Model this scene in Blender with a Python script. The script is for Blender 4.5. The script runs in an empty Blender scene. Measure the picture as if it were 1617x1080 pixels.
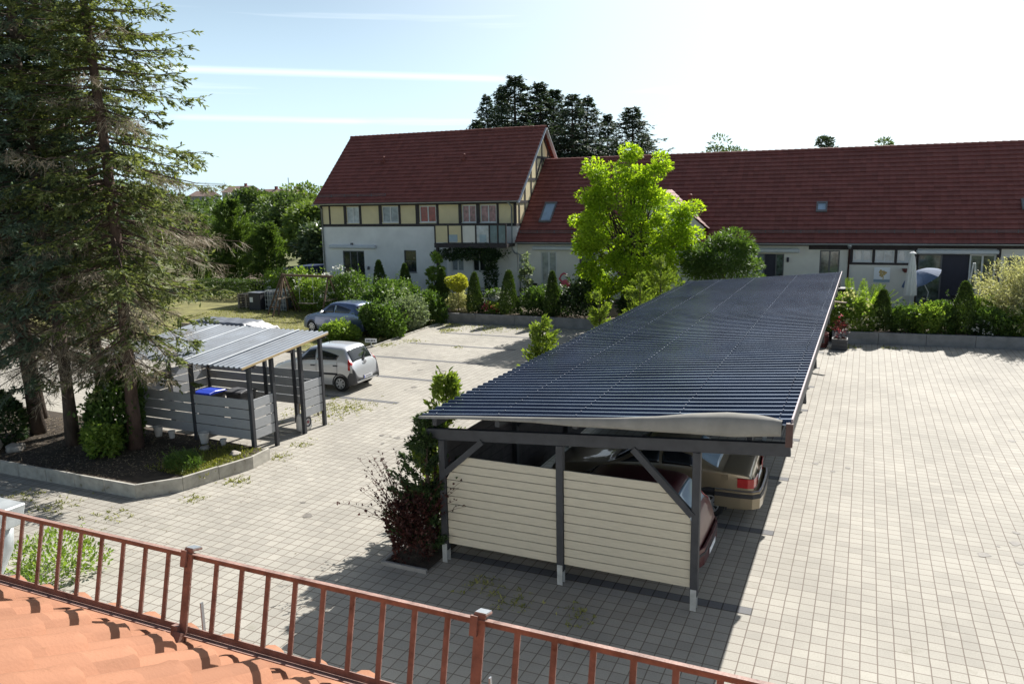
import bpy, bmesh, math, random
import numpy as np
from mathutils import Vector, Matrix

random.seed(7)
sc = bpy.context.scene
COL = sc.collection
PI = math.pi
R = math.radians

# ------------------------------------------------------------------ camera solution (metres, radians)
CAMH = 6.467; YAW = -0.42694; PIT = 0.18334; ROL = -0.01956; FPX = 1228.47
def cam_axes():
    cy, sy = math.cos(YAW), math.sin(YAW); cp, sp = math.cos(PIT), math.sin(PIT)
    f = Vector((sy*cp, cy*cp, -sp)); r = Vector((cy, -sy, 0)); u = r.cross(f)
    c, s = math.cos(ROL), math.sin(ROL)
    return c*r+s*u, -s*r+c*u, f
CR, CU, CF = cam_axes()
cam_d = bpy.data.cameras.new('camera'); cam = bpy.data.objects.new('camera', cam_d); COL.objects.link(cam)
m = Matrix((CR, CU, -CF)).transposed().to_4x4(); m.translation = Vector((0, 0, CAMH)); cam.matrix_world = m
cam_d.sensor_fit = 'HORIZONTAL'; cam_d.sensor_width = 36; cam_d.lens = 36*FPX/1617
cam_d.clip_start = .05; cam_d.clip_end = 6000
sc.camera = cam

# ------------------------------------------------------------------ light
SUN = Vector((.228, 1.142, 1.0)).normalized()
sd = bpy.data.lights.new('sun', 'SUN'); so = bpy.data.objects.new('sun', sd); COL.objects.link(so)
sd.energy = 5.0; sd.angle = R(.5); sd.color = (1, .965, .91)
so.rotation_euler = (-SUN).to_track_quat('-Z', 'Y').to_euler()
w = bpy.data.worlds.new('World'); sc.world = w; w.use_nodes = True
nt = w.node_tree; nt.nodes.clear()
def N(nt, t, **k):
    n = nt.nodes.new(t)
    for a, b in k.items(): setattr(n, a, b)
    return n
sky = N(nt, 'ShaderNodeTexSky', sky_type='NISHITA', sun_disc=False)
sky.sun_elevation = math.asin(SUN.z); sky.sun_rotation = math.atan2(SUN.x, SUN.y)
sky.air_density = .75; sky.dust_density = 1.2; sky.ozone_density = 1.0
tc = N(nt, 'ShaderNodeTexCoord'); mp = N(nt, 'ShaderNodeMapping')
mp.inputs['Rotation'].default_value = (0, 0, YAW*-1+R(2)); mp.inputs['Scale'].default_value = (1.1, 1.1, 34)
nz = N(nt, 'ShaderNodeTexNoise'); nz.inputs['Scale'].default_value = 1.0; nz.inputs['Detail'].default_value = 5; nz.inputs['Roughness'].default_value = .5
rp = N(nt, 'ShaderNodeValToRGB'); rp.color_ramp.elements[0].position = .58; rp.color_ramp.elements[1].position = .72
rp.color_ramp.elements[0].color = (0, 0, 0, 1); rp.color_ramp.elements[1].color = (.45, .45, .45, 1)
mx = N(nt, 'ShaderNodeMix', data_type='RGBA'); mx.inputs[7].default_value = (16, 16.8, 17.2, 1)
bg = N(nt, 'ShaderNodeBackground'); bg.inputs['Strength'].default_value = .05
ow = N(nt, 'ShaderNodeOutputWorld')
L = nt.links.new
def contrail(src, p, q, width, amount):
    d = [(CF+CR*((x-808.5)/FPX)-CU*((y-540)/FPX)).normalized() for x, y in (p, q)]
    nrm = d[0].cross(d[1]).normalized(); mid = (d[0]+d[1]).normalized(); lim = d[0].dot(mid)
    a = N(nt, 'ShaderNodeVectorMath', operation='DOT_PRODUCT'); a.inputs[1].default_value = tuple(nrm); L(tc.outputs['Generated'], a.inputs[0])
    b = N(nt, 'ShaderNodeMath', operation='ABSOLUTE'); L(a.outputs['Value'], b.inputs[0])
    c = N(nt, 'ShaderNodeMapRange', interpolation_type='SMOOTHSTEP'); c.inputs[1].default_value = 0; c.inputs[2].default_value = width; c.inputs[3].default_value = amount; c.inputs[4].default_value = 0; L(b.outputs[0], c.inputs[0])
    e = N(nt, 'ShaderNodeVectorMath', operation='DOT_PRODUCT'); e.inputs[1].default_value = tuple(mid); L(tc.outputs['Generated'], e.inputs[0])
    f = N(nt, 'ShaderNodeMapRange', interpolation_type='SMOOTHSTEP'); f.inputs[1].default_value = lim; f.inputs[2].default_value = lim+(1-lim)*.55; L(e.outputs['Value'], f.inputs[0])
    g_ = N(nt, 'ShaderNodeMath', operation='MULTIPLY'); L(c.outputs[0], g_.inputs[0]); L(f.outputs[0], g_.inputs[1])
    o = N(nt, 'ShaderNodeMix', data_type='RGBA'); o.inputs[7].default_value = (17, 18.4, 19, 1); L(g_.outputs[0], o.inputs[0]); L(src, o.inputs[6]); return o.outputs[2]
L(tc.outputs['Generated'], mp.inputs['Vector']); L(mp.outputs[0], nz.inputs['Vector']); L(nz.outputs[0], rp.inputs[0])
sx = N(nt, 'ShaderNodeSeparateXYZ'); L(tc.outputs['Generated'], sx.inputs[0])
hz = N(nt, 'ShaderNodeMapRange', interpolation_type='SMOOTHSTEP'); hz.inputs[1].default_value = 0; hz.inputs[2].default_value = .44; hz.inputs[3].default_value = .70; hz.inputs[4].default_value = 0; L(sx.outputs['Z'], hz.inputs[0])
hm = N(nt, 'ShaderNodeMix', data_type='RGBA'); hm.inputs[7].default_value = (10.8, 14.4, 16.4, 1); L(hz.outputs[0], hm.inputs[0]); L(sky.outputs[0], hm.inputs[6])
dt = N(nt, 'ShaderNodeVectorMath', operation='DOT_PRODUCT'); dt.inputs[1].default_value = tuple(SUN); L(tc.outputs['Generated'], dt.inputs[0])
ar = N(nt, 'ShaderNodeMapRange', interpolation_type='SMOOTHSTEP'); ar.inputs[1].default_value = .60; ar.inputs[2].default_value = .98; ar.inputs[3].default_value = 0; ar.inputs[4].default_value = .62; L(dt.outputs['Value'], ar.inputs[0])
am = N(nt, 'ShaderNodeMix', data_type='RGBA'); am.inputs[7].default_value = (15.5, 17, 17.6, 1); L(ar.outputs[0], am.inputs[0]); L(hm.outputs[2], am.inputs[6])
L(rp.outputs[0], mx.inputs[0]); L(am.outputs[2], mx.inputs[6]); L(contrail(contrail(mx.outputs[2], (110, 104), (860, 127), .006, .34), (240, 184), (600, 193), .0055, .22), bg.inputs['Color']); L(bg.outputs[0], ow.inputs['Surface'])
sc.view_settings.view_transform = 'Standard'; sc.view_settings.look = 'None'; sc.view_settings.gamma = 1; sc.view_settings.exposure = 0.88

# ------------------------------------------------------------------ materials
def mat(name, col, rough=.7, var=.12, scale=6, bump=0, bscale=60, metal=0, spec=.4, coat=0, stretch=None, dirt=None):
    m = bpy.data.materials.new(name); m.use_nodes = True; nt = m.node_tree; b = nt.nodes['Principled BSDF']
    b.inputs['Roughness'].default_value = rough; b.inputs['Metallic'].default_value = metal
    b.inputs['Specular IOR Level'].default_value = spec; b.inputs['Coat Weight'].default_value = coat; b.inputs['Coat Roughness'].default_value = .04
    tc = N(nt, 'ShaderNodeTexCoord'); vec = tc.outputs['Object']
    if stretch:
        mp = N(nt, 'ShaderNodeMapping'); mp.inputs['Scale'].default_value = stretch; nt.links.new(vec, mp.inputs['Vector']); vec = mp.outputs[0]
    nz = N(nt, 'ShaderNodeTexNoise'); nz.inputs['Scale'].default_value = scale; nz.inputs['Detail'].default_value = 6; nz.inputs['Roughness'].default_value = .6
    nt.links.new(vec, nz.inputs['Vector'])
    rp = N(nt, 'ShaderNodeValToRGB'); e = rp.color_ramp.elements
    e[0].position = .3; e[1].position = .72
    e[0].color = (*[c*(1-var) for c in col], 1); e[1].color = (*[min(1, c*(1+var)) for c in col], 1)
    if dirt:
        k = rp.color_ramp.elements.new(.36); k.color = e[0].color; rp.color_ramp.elements[0].color = (*dirt, 1)
    nt.links.new(nz.outputs[0], rp.inputs[0]); nt.links.new(rp.outputs[0], b.inputs['Base Color'])
    if bump:
        n2 = N(nt, 'ShaderNodeTexNoise'); n2.inputs['Scale'].default_value = bscale; n2.inputs['Detail'].default_value = 4
        nt.links.new(vec, n2.inputs['Vector'])
        bp = N(nt, 'ShaderNodeBump'); bp.inputs['Strength'].default_value = bump; bp.inputs['Distance'].default_value = .02
        nt.links.new(n2.outputs[0], bp.inputs['Height']); nt.links.new(bp.outputs[0], b.inputs['Normal'])
    return m

def leafmat(name, c1, c2, trans=.35, tcol=None, rough=.55):
    m = bpy.data.materials.new(name); m.use_nodes = True; nt = m.node_tree; b = nt.nodes['Principled BSDF']; out = nt.nodes['Material Output']
    b.inputs['Roughness'].default_value = rough; b.inputs['Specular IOR Level'].default_value = .3
    g = N(nt, 'ShaderNodeNewGeometry'); rp = N(nt, 'ShaderNodeValToRGB'); e = rp.color_ramp.elements
    e[0].color = (*c1, 1); e[1].color = (*c2, 1)
    nt.links.new(g.outputs['Random Per Island'], rp.inputs[0]); nt.links.new(rp.outputs[0], b.inputs['Base Color'])
    if trans > 0:
        t = N(nt, 'ShaderNodeBsdfTranslucent')
        mc = N(nt, 'ShaderNodeMix', data_type='RGBA', blend_type='MULTIPLY'); mc.inputs[0].default_value = 1
        mc.inputs[7].default_value = (*(tcol or (1.6, 1.7, .7)), 1); nt.links.new(rp.outputs[0], mc.inputs[6]); nt.links.new(mc.outputs[2], t.inputs['Color'])
        ms = N(nt, 'ShaderNodeMixShader'); ms.inputs[0].default_value = trans
        nt.links.new(b.outputs[0], ms.inputs[1]); nt.links.new(t.outputs[0], ms.inputs[2]); nt.links.new(ms.outputs[0], out.inputs['Surface'])
    return m

def gridmat(name, c1, c2, mortar, sx, sy, msize, ox=0, oy=0, rough=.8, stain=.14, bump=.5, weed=None):
    """square pavers, coordinates in metres"""
    m = bpy.data.materials.new(name); m.use_nodes = True; nt = m.node_tree; b = nt.nodes['Principled BSDF']; Lk = nt.links.new
    b.inputs['Roughness'].default_value = rough; b.inputs['Specular IOR Level'].default_value = .25
    tc = N(nt, 'ShaderNodeTexCoord'); mp = N(nt, 'ShaderNodeMapping'); mp.inputs['Location'].default_value = (-ox, -oy, 0)
    Lk(tc.outputs['Object'], mp.inputs['Vector'])
    # slight waviness of the joints
    wn = N(nt, 'ShaderNodeTexNoise'); wn.inputs['Scale'].default_value = 1.3; wn.inputs['Detail'].default_value = 2; Lk(mp.outputs[0], wn.inputs['Vector'])
    ws = N(nt, 'ShaderNodeVectorMath', operation='SUBTRACT'); ws.inputs[1].default_value = (.5, .5, .5); Lk(wn.outputs['Color'], ws.inputs[0])
    wm = N(nt, 'ShaderNodeVectorMath', operation='SCALE'); wm.inputs['Scale'].default_value = .022; Lk(ws.outputs[0], wm.inputs[0])
    wa = N(nt, 'ShaderNodeVectorMath', operation='ADD'); Lk(mp.outputs[0], wa.inputs[0]); Lk(wm.outputs[0], wa.inputs[1])
    br = N(nt, 'ShaderNodeTexBrick', offset=0.0, squash=1.0); br.inputs['Scale'].default_value = 1
    br.inputs['Brick Width'].default_value = sx; br.inputs['Row Height'].default_value = sy; br.inputs['Mortar Size'].default_value = msize; br.inputs['Mortar Smooth'].default_value = .2
    br.inputs['Color1'].default_value = (*c1, 1); br.inputs['Color2'].default_value = (*c2, 1); br.inputs['Mortar'].default_value = (*mortar, 1); br.inputs['Bias'].default_value = 0
    Lk(wa.outputs[0], br.inputs['Vector'])
    n1 = N(nt, 'ShaderNodeTexNoise'); n1.inputs['Scale'].default_value = .35; n1.inputs['Detail'].default_value = 8; n1.inputs['Roughness'].default_value = .65; Lk(mp.outputs[0], n1.inputs['Vector'])
    r1 = N(nt, 'ShaderNodeMapRange'); r1.inputs[1].default_value = .3; r1.inputs[2].default_value = .7; r1.inputs[3].default_value = 1-stain; r1.inputs[4].default_value = 1+stain*.6; Lk(n1.outputs[0], r1.inputs[0])
    n2 = N(nt, 'ShaderNodeTexNoise'); n2.inputs['Scale'].default_value = 45; n2.inputs['Detail'].default_value = 3; Lk(mp.outputs[0], n2.inputs['Vector'])
    r2 = N(nt, 'ShaderNodeMapRange'); r2.inputs[1].default_value = .25; r2.inputs[2].default_value = .75; r2.inputs[3].default_value = .88; r2.inputs[4].default_value = 1.1; Lk(n2.outputs[0], r2.inputs[0])
    mu = N(nt, 'ShaderNodeMath', operation='MULTIPLY'); Lk(r1.outputs[0], mu.inputs[0]); Lk(r2.outputs[0], mu.inputs[1])
    vm = N(nt, 'ShaderNodeVectorMath', operation='SCALE'); Lk(br.outputs['Color'], vm.inputs[0]); Lk(mu.outputs[0], vm.inputs['Scale'])
    colr = vm.outputs[0]
    # dark spots
    n3 = N(nt, 'ShaderNodeTexNoise'); n3.inputs['Scale'].default_value = 1.7; n3.inputs['Detail'].default_value = 7; n3.inputs['Roughness'].default_value = .7; Lk(mp.outputs[0], n3.inputs['Vector'])
    r3 = N(nt, 'ShaderNodeMapRange'); r3.inputs[1].default_value = .60; r3.inputs[2].default_value = .78; r3.inputs[3].default_value = 0; r3.inputs[4].default_value = .5; Lk(n3.outputs[0], r3.inputs[0])
    mm = N(nt, 'ShaderNodeMix', data_type='RGBA'); mm.inputs[7].default_value = (.14, .13, .08, 1); Lk(r3.outputs[0], mm.inputs[0]); Lk(colr, mm.inputs[6])
    Lk(mm.outputs[2], b.inputs['Base Color'])
    bp = N(nt, 'ShaderNodeBump', invert=True); bp.inputs['Strength'].default_value = bump; bp.inputs['Distance'].default_value = .006
    Lk(br.outputs['Fac'], bp.inputs['Height']); Lk(bp.outputs[0], b.inputs['Normal'])
    return m

def tilemat(name, c, tx, ty, var=.22, rough=.55, spec=.3, lichen=.0):
    """roof tiles: each tile (tx by ty in object x, y) has its own tint"""
    m = bpy.data.materials.new(name); m.use_nodes = True; nt = m.node_tree; b = nt.nodes['Principled BSDF']; Lk = nt.links.new
    b.inputs['Roughness'].default_value = rough; b.inputs['Specular IOR Level'].default_value = spec
    tc = N(nt, 'ShaderNodeTexCoord'); dv = N(nt, 'ShaderNodeVectorMath', operation='DIVIDE'); dv.inputs[1].default_value = (tx, ty, 50); Lk(tc.outputs['Object'], dv.inputs[0])
    fl = N(nt, 'ShaderNodeVectorMath', operation='FLOOR'); Lk(dv.outputs[0], fl.inputs[0])
    wn = N(nt, 'ShaderNodeTexWhiteNoise', noise_dimensions='3D'); Lk(fl.outputs[0], wn.inputs['Vector'])
    n1 = N(nt, 'ShaderNodeTexNoise'); n1.inputs['Scale'].default_value = 1.2; n1.inputs['Detail'].default_value = 8; n1.inputs['Roughness'].default_value = .7; Lk(tc.outputs['Object'], n1.inputs['Vector'])
    ad = N(nt, 'ShaderNodeMath', operation='MULTIPLY_ADD'); ad.inputs[1].default_value = .5; Lk(wn.outputs['Value'], ad.inputs[0])
    hf = N(nt, 'ShaderNodeMath', operation='MULTIPLY'); hf.inputs[1].default_value = .5; Lk(n1.outputs[0], hf.inputs[0]); Lk(hf.outputs[0], ad.inputs[2])
    rp = N(nt, 'ShaderNodeValToRGB'); e = rp.color_ramp.elements; e[0].position = .15; e[1].position = .85
    e[0].color = (*[x*(1-var) for x in c], 1); e[1].color = (*[x*(1+var) for x in c], 1)
    Lk(ad.outputs[0], rp.inputs[0]); last = rp.outputs[0]
    if lichen:
        n3 = N(nt, 'ShaderNodeTexNoise'); n3.inputs['Scale'].default_value = 28; n3.inputs['Detail'].default_value = 6; n3.inputs['Roughness'].default_value = .75; Lk(tc.outputs['Object'], n3.inputs['Vector'])
        r3 = N(nt, 'ShaderNodeMapRange'); r3.inputs[1].default_value = .60; r3.inputs[2].default_value = .74; r3.inputs[4].default_value = lichen; Lk(n3.outputs[0], r3.inputs[0])
        mm = N(nt, 'ShaderNodeMix', data_type='RGBA'); mm.inputs[7].default_value = (.20, .10, .05, 1); Lk(r3.outputs[0], mm.inputs[0]); Lk(last, mm.inputs[6]); last = mm.outputs[2]
    Lk(last, b.inputs['Base Color'])
    n4 = N(nt, 'ShaderNodeTexNoise'); n4.inputs['Scale'].default_value = 120; n4.inputs['Detail'].default_value = 3; Lk(tc.outputs['Object'], n4.inputs['Vector'])
    bp = N(nt, 'ShaderNodeBump'); bp.inputs['Strength'].default_value = .15; bp.inputs['Distance'].default_value = .01; Lk(n4.outputs[0], bp.inputs['Height']); Lk(bp.outputs[0], b.inputs['Normal'])
    return m

M = {}
M['paving'] = gridmat('concrete_pavers', (.375, .352, .304), (.315, .296, .257), (.165, .135, .11), .2232, .2232, .0085, .04, 11.64, rough=.8, stain=.2)
M['band'] = gridmat('dark_pavers', (.15, .15, .155), (.125, .125, .13), (.06, .055, .05), .2232, .2232, .011, .04, 11.64)
M['earth'] = mat('earth', (.10, .075, .05), .95, .4, 3, .6, 25)
M['mulch'] = mat('mulch', (.055, .042, .03), .95, .5, 5, .8, 30)
M['field'] = mat('field', (.12, .13, .05), .95, .35, .05)
M['lawn'] = mat('lawn', (.17, .16, .055), .95, .45, .9, .6, 40)
M['kerb'] = mat('concrete_kerb', (.40, .38, .33), .85, .22, 4, .3, 60, dirt=(.2, .17, .10))
M['wall_concrete'] = mat('grey_concrete', (.24, .235, .225), .85, .22, 2.5, .3, 50)
M['white_render'] = mat('white_render', (.76, .75, .73), .9, .09, .9, .15, 90)
M['cream_render'] = mat('cream_render', (.72, .69, .63), .9, .09, .9, .15, 90)
M['yellow_infill'] = mat('yellow_infill', (.69, .585, .36), .9, .07, 1.5, .12, 90)
M['timber'] = mat('dark_timber', (.045, .038, .04), .75, .3, 6, .3, 30)
M['anthracite'] = mat('anthracite_paint', (.040, .042, .048), .62, .22, 5, .15, 60)
M['zinc'] = mat('zinc', (.36, .38, .40), .42, .15, 4, metal=.7)
M['screw'] = mat('screw_heads', (.30, .32, .36), .6, .3, 9)
M['old_zinc'] = mat('weathered_zinc', (.13, .12, .13), .7, .2, 5)
M['galv'] = mat('galvanised_steel', (.42, .44, .44), .5, .2, 8, metal=.35)
M['dark_roof'] = mat('anthracite_sheet', (.105, .132, .185), .27, .3, .9, metal=.85, spec=.5)
M['light_roof'] = mat('grey_trapezoid_sheet', (.125, .148, .18), .5, .35, 1.2, .04, 20, spec=.2)
M['cream_board'] = mat('cream_boards', (.50, .46, .365), .75, .09, 5, .1, 40, stretch=(1, 1, 8))
M['grey_board'] = mat('grey_boards', (.33, .34, .35), .7, .10, 5, .1, 40, stretch=(1, 1, 8))
M['raw_wood'] = mat('raw_wood', (.42, .31, .16), .8, .2, 9, .2, 40, stretch=(1, 6, 6))
M['fleece'] = mat('flashing_fleece', (.24, .232, .212), .95, .14, 3, .06, 25, spec=.1)
M['red_tiles'] = tilemat('dark_red_tiles', (.178, .056, .045), .30, .28, .2, .7, .25, .2)
M['red_tiles2'] = tilemat('red_tiles', (.178, .056, .047), .30, .28, .2, .7, .25, .2)
M['own_tiles'] = tilemat('orange_clay_tiles', (.30, .143, .084), .158, .229, .16, .8, .2, .75)
M['brown_paint'] = mat('brown_coated_steel', (.27, .165, .135), .6, .3, 22, .2, 140, dirt=(.13, .06, .045), spec=.4)
M['brown_dark'] = mat('dark_brown_metal', (.06, .025, .02), .5, .2, 8)
M['awning'] = mat('awning_case', (.55, .58, .62), .4, .05, 3)
M['awning_white'] = mat('awning_white', (.70, .72, .74), .5, .05, 3)
M['frame_white'] = mat('window_frame_white', (.62, .63, .64), .5, .04, 5)
M['frame_grey'] = mat('window_frame_grey', (.12, .12, .13), .5, .1, 5)
def glass(name, col, rough=.06, var=.5, scale=2.0): return mat(name, col, rough, var, scale, spec=.8)
M['glass_dark'] = glass('dark_glass', (.02, .024, .03))
M['glass_blind'] = glass('pale_blind_glass', (.46, .49, .52), .15, .3, 3)
M['glass_stripe'] = glass('striped_blind_glass', (.26, .30, .34), .15, .4, 3)
M['glass_red'] = glass('red_glass', (.28, .045, .05), .15, .4, 4)  # pane with a mottled red base colour
M['glass_pink'] = glass('pink_glass', (.30, .14, .16), .15, .6, 5)  # pane with a mottled pink base colour
M['glass_green'] = glass('garden_reflection_glass', (.09, .12, .11), .08, .8, 3)
M['glass_blue'] = glass('blue_balcony_glass', (.11, .18, .23), .1, .2, 3)
M['glass_sky'] = glass('sky_blue_glass', (.30, .40, .50), .08, .15, 2)
M['car_glass'] = glass('car_glass', (.012, .015, .018), .03, .1)
M['silver'] = mat('silver_car_paint', (.56, .57, .59), .32, .03, 3, metal=.45, coat=.8)
M['beige'] = mat('champagne_car_paint', (.31, .255, .17), .32, .04, 3, metal=.45, coat=.8)
M['wine'] = mat('dark_red_car_paint', (.075, .010, .014), .35, .05, 3, metal=.2, coat=.35)
M['navy'] = mat('blue_car_paint', (.10, .14, .24), .3, .05, 3, metal=.4, coat=.9)
M['black_plastic'] = mat('black_plastic', (.035, .035, .04), .6, .15, 8)
M['bumper_grey'] = mat('unpainted_bumper', (.075, .075, .08), .6, .1, 8)
M['rubber'] = mat('tyre_rubber', (.02, .02, .02), .85, .2, 10)
M['rim'] = mat('silver_rim', (.45, .46, .48), .4, .08, 8, metal=.7)
M['tail_red'] = mat('red_lamp_lens', (.42, .02, .02), .2, .15, 10, coat=.8)
M['lamp_clear'] = mat('clear_lamp_lens', (.55, .55, .55), .15, .15, 10, coat=.8)
M['plate'] = mat('number_plate_white', (.75, .76, .78), .5, .03)
M['ink'] = mat('black_ink', (.03, .03, .05), .6, .1)
M['bark'] = mat('spruce_bark', (.085, .062, .047), .95, .45, 9, .9, 30, stretch=(1, 1, .35))
M['bark_red'] = mat('reddish_bark', (.10, .064, .05), .95, .4, 9, .9, 30, stretch=(1, 1, .35))
M['twig'] = leafmat('dry_twigs', (.17, .135, .09), (.40, .33, .23), .2, (1, 1, 1))
M['needles'] = leafmat('spruce_needles', (.065, .090, .035), (.18, .205, .085), .46, (1.5, 1.5, .7))
M['needles_blue'] = leafmat('blue_spruce_needles', (.065, .098, .066), (.18, .235, .18), .42, (1.3, 1.4, .9))
M['needles_far'] = leafmat('far_spruce_needles', (.03, .05, .035), (.075, .11, .07), .15)
M['thuja'] = leafmat('thuja_sprays', (.035, .062, .018), (.085, .13, .030), .25)
M['cypress'] = leafmat('cypress_sprays', (.055, .095, .02), (.13, .19, .045), .3)
M['thuja_bright'] = leafmat('bright_thuja_sprays', (.10, .15, .025), (.22, .27, .05), .4)
M['leaf'] = leafmat('shrub_leaves', (.045, .085, .022), (.12, .19, .045), .35)
M['leaf_light'] = leafmat('light_shrub_leaves', (.10, .17, .03), (.25, .33, .07), .4)
M['leaf_yellow'] = leafmat('golden_leaves', (.135, .215, .018), (.36, .46, .05), .56, (1.7, 1.8, .5))
M['leaf_gold'] = leafmat('yellow_leaves', (.28, .31, .045), (.56, .54, .11), .4, (1.4, 1.4, .5))
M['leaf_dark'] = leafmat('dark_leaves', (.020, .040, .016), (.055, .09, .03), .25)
M['leaf_grey'] = leafmat('grey_green_leaves', (.11, .15, .085), (.26, .30, .19), .35, (1.3, 1.4, .8))
M['leaf_silver'] = leafmat('glossy_laurel_leaves', (.05, .085, .04), (.15, .19, .11), .25, rough=.3)
M['leaf_willow'] = leafmat('variegated_willow_leaves', (.28, .30, .12), (.60, .58, .38), .4, (1.2, 1.2, .7))
M['leaf_purple'] = leafmat('purple_barberry_leaves', (.035, .015, .013), (.085, .030, .024), .25, (1.5, .9, .8))
M['leaf_fern'] = leafmat('palm_fronds', (.14, .22, .03), (.30, .40, .07), .4)
M['far_leaf'] = leafmat('far_leaves', (.05, .085, .03), (.12, .17, .06), .25)
M['far_leaf2'] = leafmat('far_leaves_light', (.09, .14, .035), (.19, .25, .07), .3)
M['petal_white'] = leafmat('white_petals', (.6, .6, .5), (.8, .8, .75), .3, (1, 1, 1))
M['petal_red'] = leafmat('red_petals', (.35, .04, .06), (.55, .12, .14), .3, (1, 1, 1))
M['grass'] = leafmat('grass_blades', (.13, .15, .03), (.28, .27, .08), .3)
M['weed'] = leafmat('weed_blades', (.16, .17, .05), (.34, .33, .14), .3)
M['stone'] = mat('field_stone', (.33, .30, .26), .9, .35, 5, .5, 20)
M['white_pot'] = mat('white_pot', (.62, .60, .56), .6, .12, 6)
M['blue_plastic'] = mat('blue_plastic', (.02, .05, .42), .4, .1, 5)
M['blue_cloth'] = mat('blue_cloth', (.07, .11, .19), .8, .12, 3)
M['white_cloth'] = mat('white_cloth', (.72, .72, .70), .8, .06, 4, .2, 15)
M['tarp'] = mat('grey_tarp', (.13, .14, .16), .5, .3, 3, .3, 6)
M['tarp_light'] = mat('light_tarp', (.62, .60, .60), .6, .12, 3, .3, 6)
M['wood_brown'] = mat('brown_wood', (.13, .085, .055), .85, .25, 7, .3, 30)
M['wood_grey'] = mat('weathered_wood', (.27, .22, .17), .9, .25, 7, .3, 30)
M['pink'] = mat('pink_plastic', (.55, .09, .13), .5, .1, 4)
M['black_cloth'] = mat('black_mesh_cloth', (.02, .02, .024), .8, .2, 6)
M['poster'] = mat('poster_print', (.86, .88, .90), .6, .04, 4)
M['poster_motif'] = mat('poster_motif', (.55, .40, .16), .7, .35, 14)
M['brick_red'] = mat('red_painted_wood', (.17, .05, .045), .8, .2, 6)
M['far_wall'] = mat('far_house_wall', (.36, .36, .35), .9, .08, .3)
M['far_roof'] = mat('far_house_roof', (.22, .15, .125), .85, .15, .8)  # red greyed down: distance haze mixed into the colour

# ------------------------------------------------------------------ object helpers
RM = {}
def link(o): COL.objects.link(o); return o
def tag(o, label=None, cat=None, group=None, kind=None):
    if label: o['label'] = label
    if cat: o['category'] = cat
    if group: o['group'] = group
    if kind: o['kind'] = kind
    return o
def thing(name, label, cat, loc=(0, 0, 0), rz=0, group=None):
    o = link(bpy.data.objects.new(name, None)); o.location = loc; o.rotation_euler = (0, 0, rz); o.empty_display_size = .3
    tag(o, label, cat, group); RM[o.name] = Matrix.LocRotScale(Vector(loc), Matrix.Rotation(rz, 3, 'Z').to_quaternion(), None); return o
def copy_tree(o, parent=None):
    c = o.copy(); COL.objects.link(c); c.parent = parent
    if o.name in RM: RM[c.name] = RM[o.name]
    for ch in [k for k in o.children]: copy_tree(ch, c)
    return c
def finish(name, me, m, parent, loc, smooth):
    o = bpy.data.objects.new(name, me); COL.objects.link(o)
    if parent: o.parent = parent; RM[o.name] = RM[parent.name]
    else:
        o.location = loc; RM[o.name] = Matrix.Translation(Vector(loc))
    if m: me.materials.append(m)
    if smooth: me.shade_smooth()
    return o

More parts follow.
